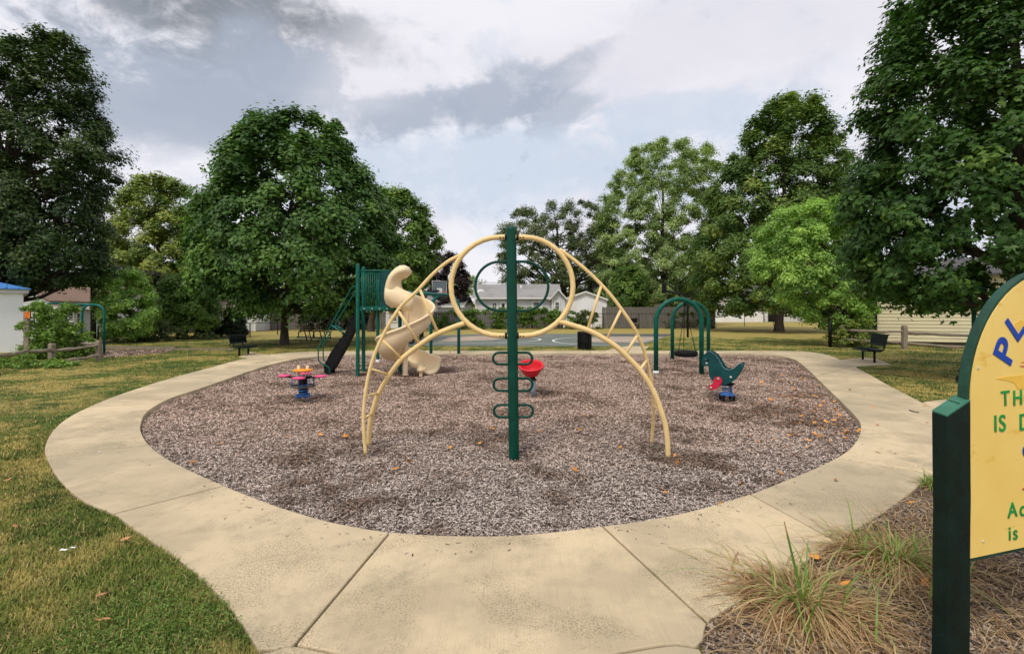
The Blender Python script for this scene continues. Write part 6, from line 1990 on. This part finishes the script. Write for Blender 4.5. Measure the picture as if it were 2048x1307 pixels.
for x, y, Yk in ((1922, 758, 4.5), (1927.5, 742, 4.7)):
    d_ = (Vector((0, 0, EYE)) - P(x, y, Yk)).normalized()
    mb = MB(); mb.lathe([(0.0, 0.012), (0.030, 0.012), (0.036, 0.016), (0.040, 0.010), (0.040, -0.07), (0.0, -0.07)], P(x, y, Yk), 20, d_); kb = mb.build('cap', M['rubber'], kr)
    mb = MB(); mb.tube([P(x, y, Yk) - d_ * 0.05, P(1938, y + 2, 4.6)], 0.02, 8); mb.build('bar', M['black'], kr)

# ------------------------------------------------------------------ sedge clumps in the bed
def sedge(label, foot, n, length, spread, green, upright=0.0):
    b = G(foot[0], foot[1], LZ) if foot[1] < 1290 else Vector((foot[0], foot[1], LZ))
    t = thing('sedge_clump', label, 'ornamental grass', (b.x, b.y, LZ), 'ornamental grass clumps in the bed by the sign')
    a = rng.uniform(0, 6.283, n); r_ = np.abs(rng.normal(0, spread * 0.62, n))
    base = np.stack([b.x + r_ * np.cos(a), b.y + r_ * np.sin(a), np.full(n, LZ)], 1)
    head = a + rng.normal(0, 1.15, n)
    g = rng.random(n) < green
    n_ = n; ln = np.where(g, 1.0, 0.82) * length * rng.uniform(0.45, 1.25, n)
    lean = np.where(g, rng.uniform(0.3, 1.1, n), rng.uniform(0.95, 1.75, n))
    tint = np.where(g, rng.uniform(0.72, 1.0, n), np.where(rng.random(n) < 0.06, 0.68, rng.uniform(0.0, 0.5, n)))
    wd = np.where(g, rng.uniform(0.007, 0.014, n), rng.uniform(0.004, 0.011, n))
    blades('blades', base, head, ln, lean, wd, LM['sedge'], tint, 6, t, None, (b.x, b.y, LZ), 1.0)
    if upright:
        mb = MB(); q = Vector((b.x + 0.01, b.y, LZ))
        m = 5; rg = []
        for i in range(m + 1):
            s_ = i / m; c = q + Vector((-0.10 * s_, 0.02 * s_, upright * s_)); w = 0.0085 * (1 - s_ ** 3 * 0.6)
            rg.append([c + Vector((-w, 0, 0)), c + Vector((0, -0.004, 0)), c + Vector((w, 0, 0)), c + Vector((0, 0.002, 0))])
        mb.loft(rg, True, True, False); o = mb.build('tall_blade', LM['sedge'], t)
        at = o.data.attributes.new('tint', 'FLOAT', 'POINT')
        at.data.foreach_set('value', [1.0] * (len(o.data.vertices) - 4) + [0.25] * 4)
    return t


sedge('tan and green sedge clump with one tall upright blade at the path edge', (1605, 1212), 1500, 0.50, 0.24, 0.055, 0.46)
sedge('flattened straw coloured sedge clump between the tall bladed clump and the sign post', (1785, 1125), 1300, 0.50, 0.25, 0.08)
sedge('straw and yellow green sedge clump under the yellow board', (2.02, 2.62), 1200, 0.46, 0.22, 0.08)
sedge('dry sedge clump at the lower right corner, right of the sign post', (1.92, 1.95), 1300, 0.52, 0.22, 0.08)
sedge('tuft of short bluish green grass where the path meets the sign post', (1868, 975), 260, 0.22, 0.08, 0.75)
sedge('low dry sedge clump spilling onto the path in the lower foreground', (1.20, 2.22), 1100, 0.46, 0.17, 0.05)
sedge('green bladed sedge clump at the bottom edge left of the sign post', (1.55, 1.92), 300, 0.40, 0.12, 0.40)
# loose dry straw on the bed
n = 4200
x = rng.uniform(1.0, 4.2, n); y = rng.uniform(1.7, 4.4, n); k = in_poly(x, y, bed_xy); x, y = x[k], y[k]; m = len(x)
blades('straw_litter', np.stack([x, y, np.full(m, LZ + 0.015)], 1), rng.uniform(0, 6.3, m), rng.uniform(0.1, 0.3, m), np.full(m, 1.25), rng.uniform(0.003, 0.006, m), LM['sedge'], rng.uniform(0, 0.6, m), 4, kind='stuff', droop=1.0)

# ------------------------------------------------------------------ fallen leaves, twig, scraps
leaf_me = {}
for nm, mt in (('o', 'leaf_orange'), ('t', 'leaf_tan')):
    mb = MB(); vs = [(x, y, 0.25 * (x * x) + 0.12 * y * y + 0.05 * math.sin(9 * x)) for x, y, z in MAPLE_V]
    mb.add(vs, MAPLE_F); leaf_me[nm] = mb.mesh('fallen_leaf', M[mt])


def landmark(x, y):
    marks = [('by the red bowl seat', bowl_at), ('at the foot of the green centre post', G(1028, 908)), ('by the left feet of the cream arch', G(733, 905)), ('by the right feet of the cream arch', G(1330, 910)),
             ('near the pink seated rocker', sc_), ('near the green dinosaur rider', sb), ('along the far right kerb', G(1640, 775)), ('along the right kerb', G(1690, 850)), ('along the near right kerb', G(1560, 950)),
             ('along the near left kerb', G(420, 950)), ('at the near edge of the pit', G(900, 1040)), ('in the open right half of the pit', G(1480, 840))]
    return min(marks, key=lambda m: (m[1].x - x) ** 2 + (m[1].y - y) ** 2)[0]


def fallen(x, y, z, size, kind, label, group):
    sz = 'large' if size > 0.085 else ('small' if size < 0.065 else 'middling')
    if 'wood chips' in label: label = f"{sz} {'orange' if kind == 'o' else 'brown'} leaf on the wood chips {landmark(x, y)}"
    elif 'path' in label: label = f"{'orange' if kind == 'o' else 'brown'} {sz} leaf on the path slab " + ('beside the sign post' if x > 3.4 and y < 7 else 'in front of the sedge' if y < 5.5 else 'near the right bench')
    elif 'lawn' in label: label = f"{sz} brown leaf on the lawn " + ('by the right bench' if x > 4 else 'left of the path in the near corner' if y < 3.2 else 'near the white paper scraps' if y < 4.2 else 'left of the broad path curve')
    else: label = f"{sz} orange leaf in the bed " + ('beside the tall bladed sedge' if x < 2.1 else 'against the sign post')
    o = bpy.data.objects.new('fallen_leaf', leaf_me[kind]); COL.objects.link(o)
    o.location = (x, y, z); o.scale = (size,) * 3; o.rotation_euler = (rng.normal(0, 0.3), rng.normal(0, 0.3), rng.uniform(0, 6.3))
    tag(o, label, 'leaf', group)


L1 = ('dry orange leaf fallen on the wood chips', 'dry leaves fallen on the wood chips')
for px, py in ((985, 862), (1002, 878), (1122, 788), (1090, 797), (790, 943), (763, 932), (818, 928), (960, 885), (900, 900), (1175, 835), (1160, 862), (1080, 865), (1350, 912), (1355, 930), (1548, 937), (1560, 950), (1482, 973),
               (1445, 1012), (1330, 985), (1240, 898), (1150, 945), (475, 913), (440, 888), (398, 1010), (385, 928), (575, 876), (690, 875), (560, 790), (586, 778), (640, 870), (1500, 880), (1590, 915), (1615, 900)):
    p = G(px, py, PIT)
    if in_poly([p.x], [p.y], [(q.x, q.y) for q in inn])[0]: fallen(p.x, p.y, float(pit_h(p.x, p.y)) + 0.03, rng.uniform(0.05, 0.085), 'o', *L1)
k = 0
while k < 85:
    px, py = rng.normal(1640, 55), rng.normal(830, 42)
    if k < 30: px, py = rng.normal(1580, 60), rng.normal(770, 22)
    p = G(px, py, PIT)
    if in_poly([p.x], [p.y], [(q.x, q.y) for q in inn])[0]:
        fallen(p.x, p.y, float(pit_h(p.x, p.y)) + 0.03, rng.uniform(0.05, 0.10), 'o' if rng.random() < .8 else 't', *L1); k += 1
for px, py in ((1850, 812), (1854, 845), (1757, 905), (1672, 961), (1745, 815), (1755, 850), (1640, 812), (1790, 908), (1700, 780), (1606, 742), (1728, 792)):
    p = G(px, py); fallen(p.x, p.y, 0.012, rng.uniform(0.045, 0.07), 't' if py > 940 else 'o', 'dry leaf lying on the concrete path', 'leaves lying on the concrete path')
for px, py in ((5, 1013), (30, 1062), (75, 858), (35, 905), (16, 968), (200, 1205), (210, 1255), (36, 817), (168, 812), (26, 825), (250, 1090), (1560, 650), (1800, 735), (1786, 742), (1840, 750), (1770, 765), (1880, 760), (1805, 760), (1855, 735)):
    p = G(px, py, LZ); fallen(p.x, p.y, LZ + 0.045, rng.uniform(0.04, 0.07), 't', 'brown leaf lying on the lawn', 'leaves lying on the lawn')
for px, py in ((1852, 1178), (1832, 1062), (1630, 1125), (1690, 1180), (1822, 1013)):
    p = G(px, py, LZ); fallen(p.x, p.y, LZ + 0.04, rng.uniform(0.05, 0.08), 'o', 'orange leaf lying in the planting bed', 'leaves in the planting bed')
n = 260
px = rng.normal(1620, 70, n); py = rng.normal(815, 45, n)
d = 1000 * 1.67 / np.maximum(py - 622, 60); x = (px - 1024) / 1000 * d; k = in_poly(x, d, [(q.x, q.y) for q in inn]); x, d = x[k], d[k]; m = len(x)
scatter('leaf_crumbs', np.stack([x, d, pit_h(x, d) + 0.02], 1), np.stack([rng.normal(0, .3, m), rng.normal(0, .3, m), np.ones(m)], 1), rng.uniform(0, 6, m), rng.uniform(0.015, 0.04, m), LEAF_V, LEAF_F, M['leaf_orange'], rng.random(m), kind='stuff')
tq = [G(1819, 821) + Vector((0, 0, 0.012)), G(1828, 824) + Vector((0, 0, 0.014)), G(1838, 825.5) + Vector((0, 0, 0.01))]
mb = MB(); mb.tube(spline(tq, 4), 0.008, 6); tag(mb.build('twig', M['bark']), 'short bent dark twig on the concrete path', 'twig')
for (px, py), lab in (((127, 1118), 'larger crumpled white scrap in the near grass'), ((146, 1113), 'smaller white scrap beside the larger one in the grass'), ((199, 905), 'tiny white scrap on the concrete path')):
    p = G(px, py) if px > 150 else G(px, py, LZ); s_ = 0.022 if px < 140 else 0.016
    mb = MB(); mb.add([(p.x + x * s_, p.y + y * s_, p.z + 0.05 * (px < 150) + 0.012 + z * s_ * 0.5) for x, y, z in ((-1, -.4, 0), (-.2, -.6, .5), (.9, -.3, 0), (1.1, .4, .6), (0, .5, .1), (-.9, .5, .6))], [(0, 1, 4, 5), (1, 2, 3, 4)])
    tag(mb.build('paper_scrap', M['white']), lab, 'litter', 'white paper scraps')

for o in list(COL.objects):
    if '_o' in o: del o['_o']
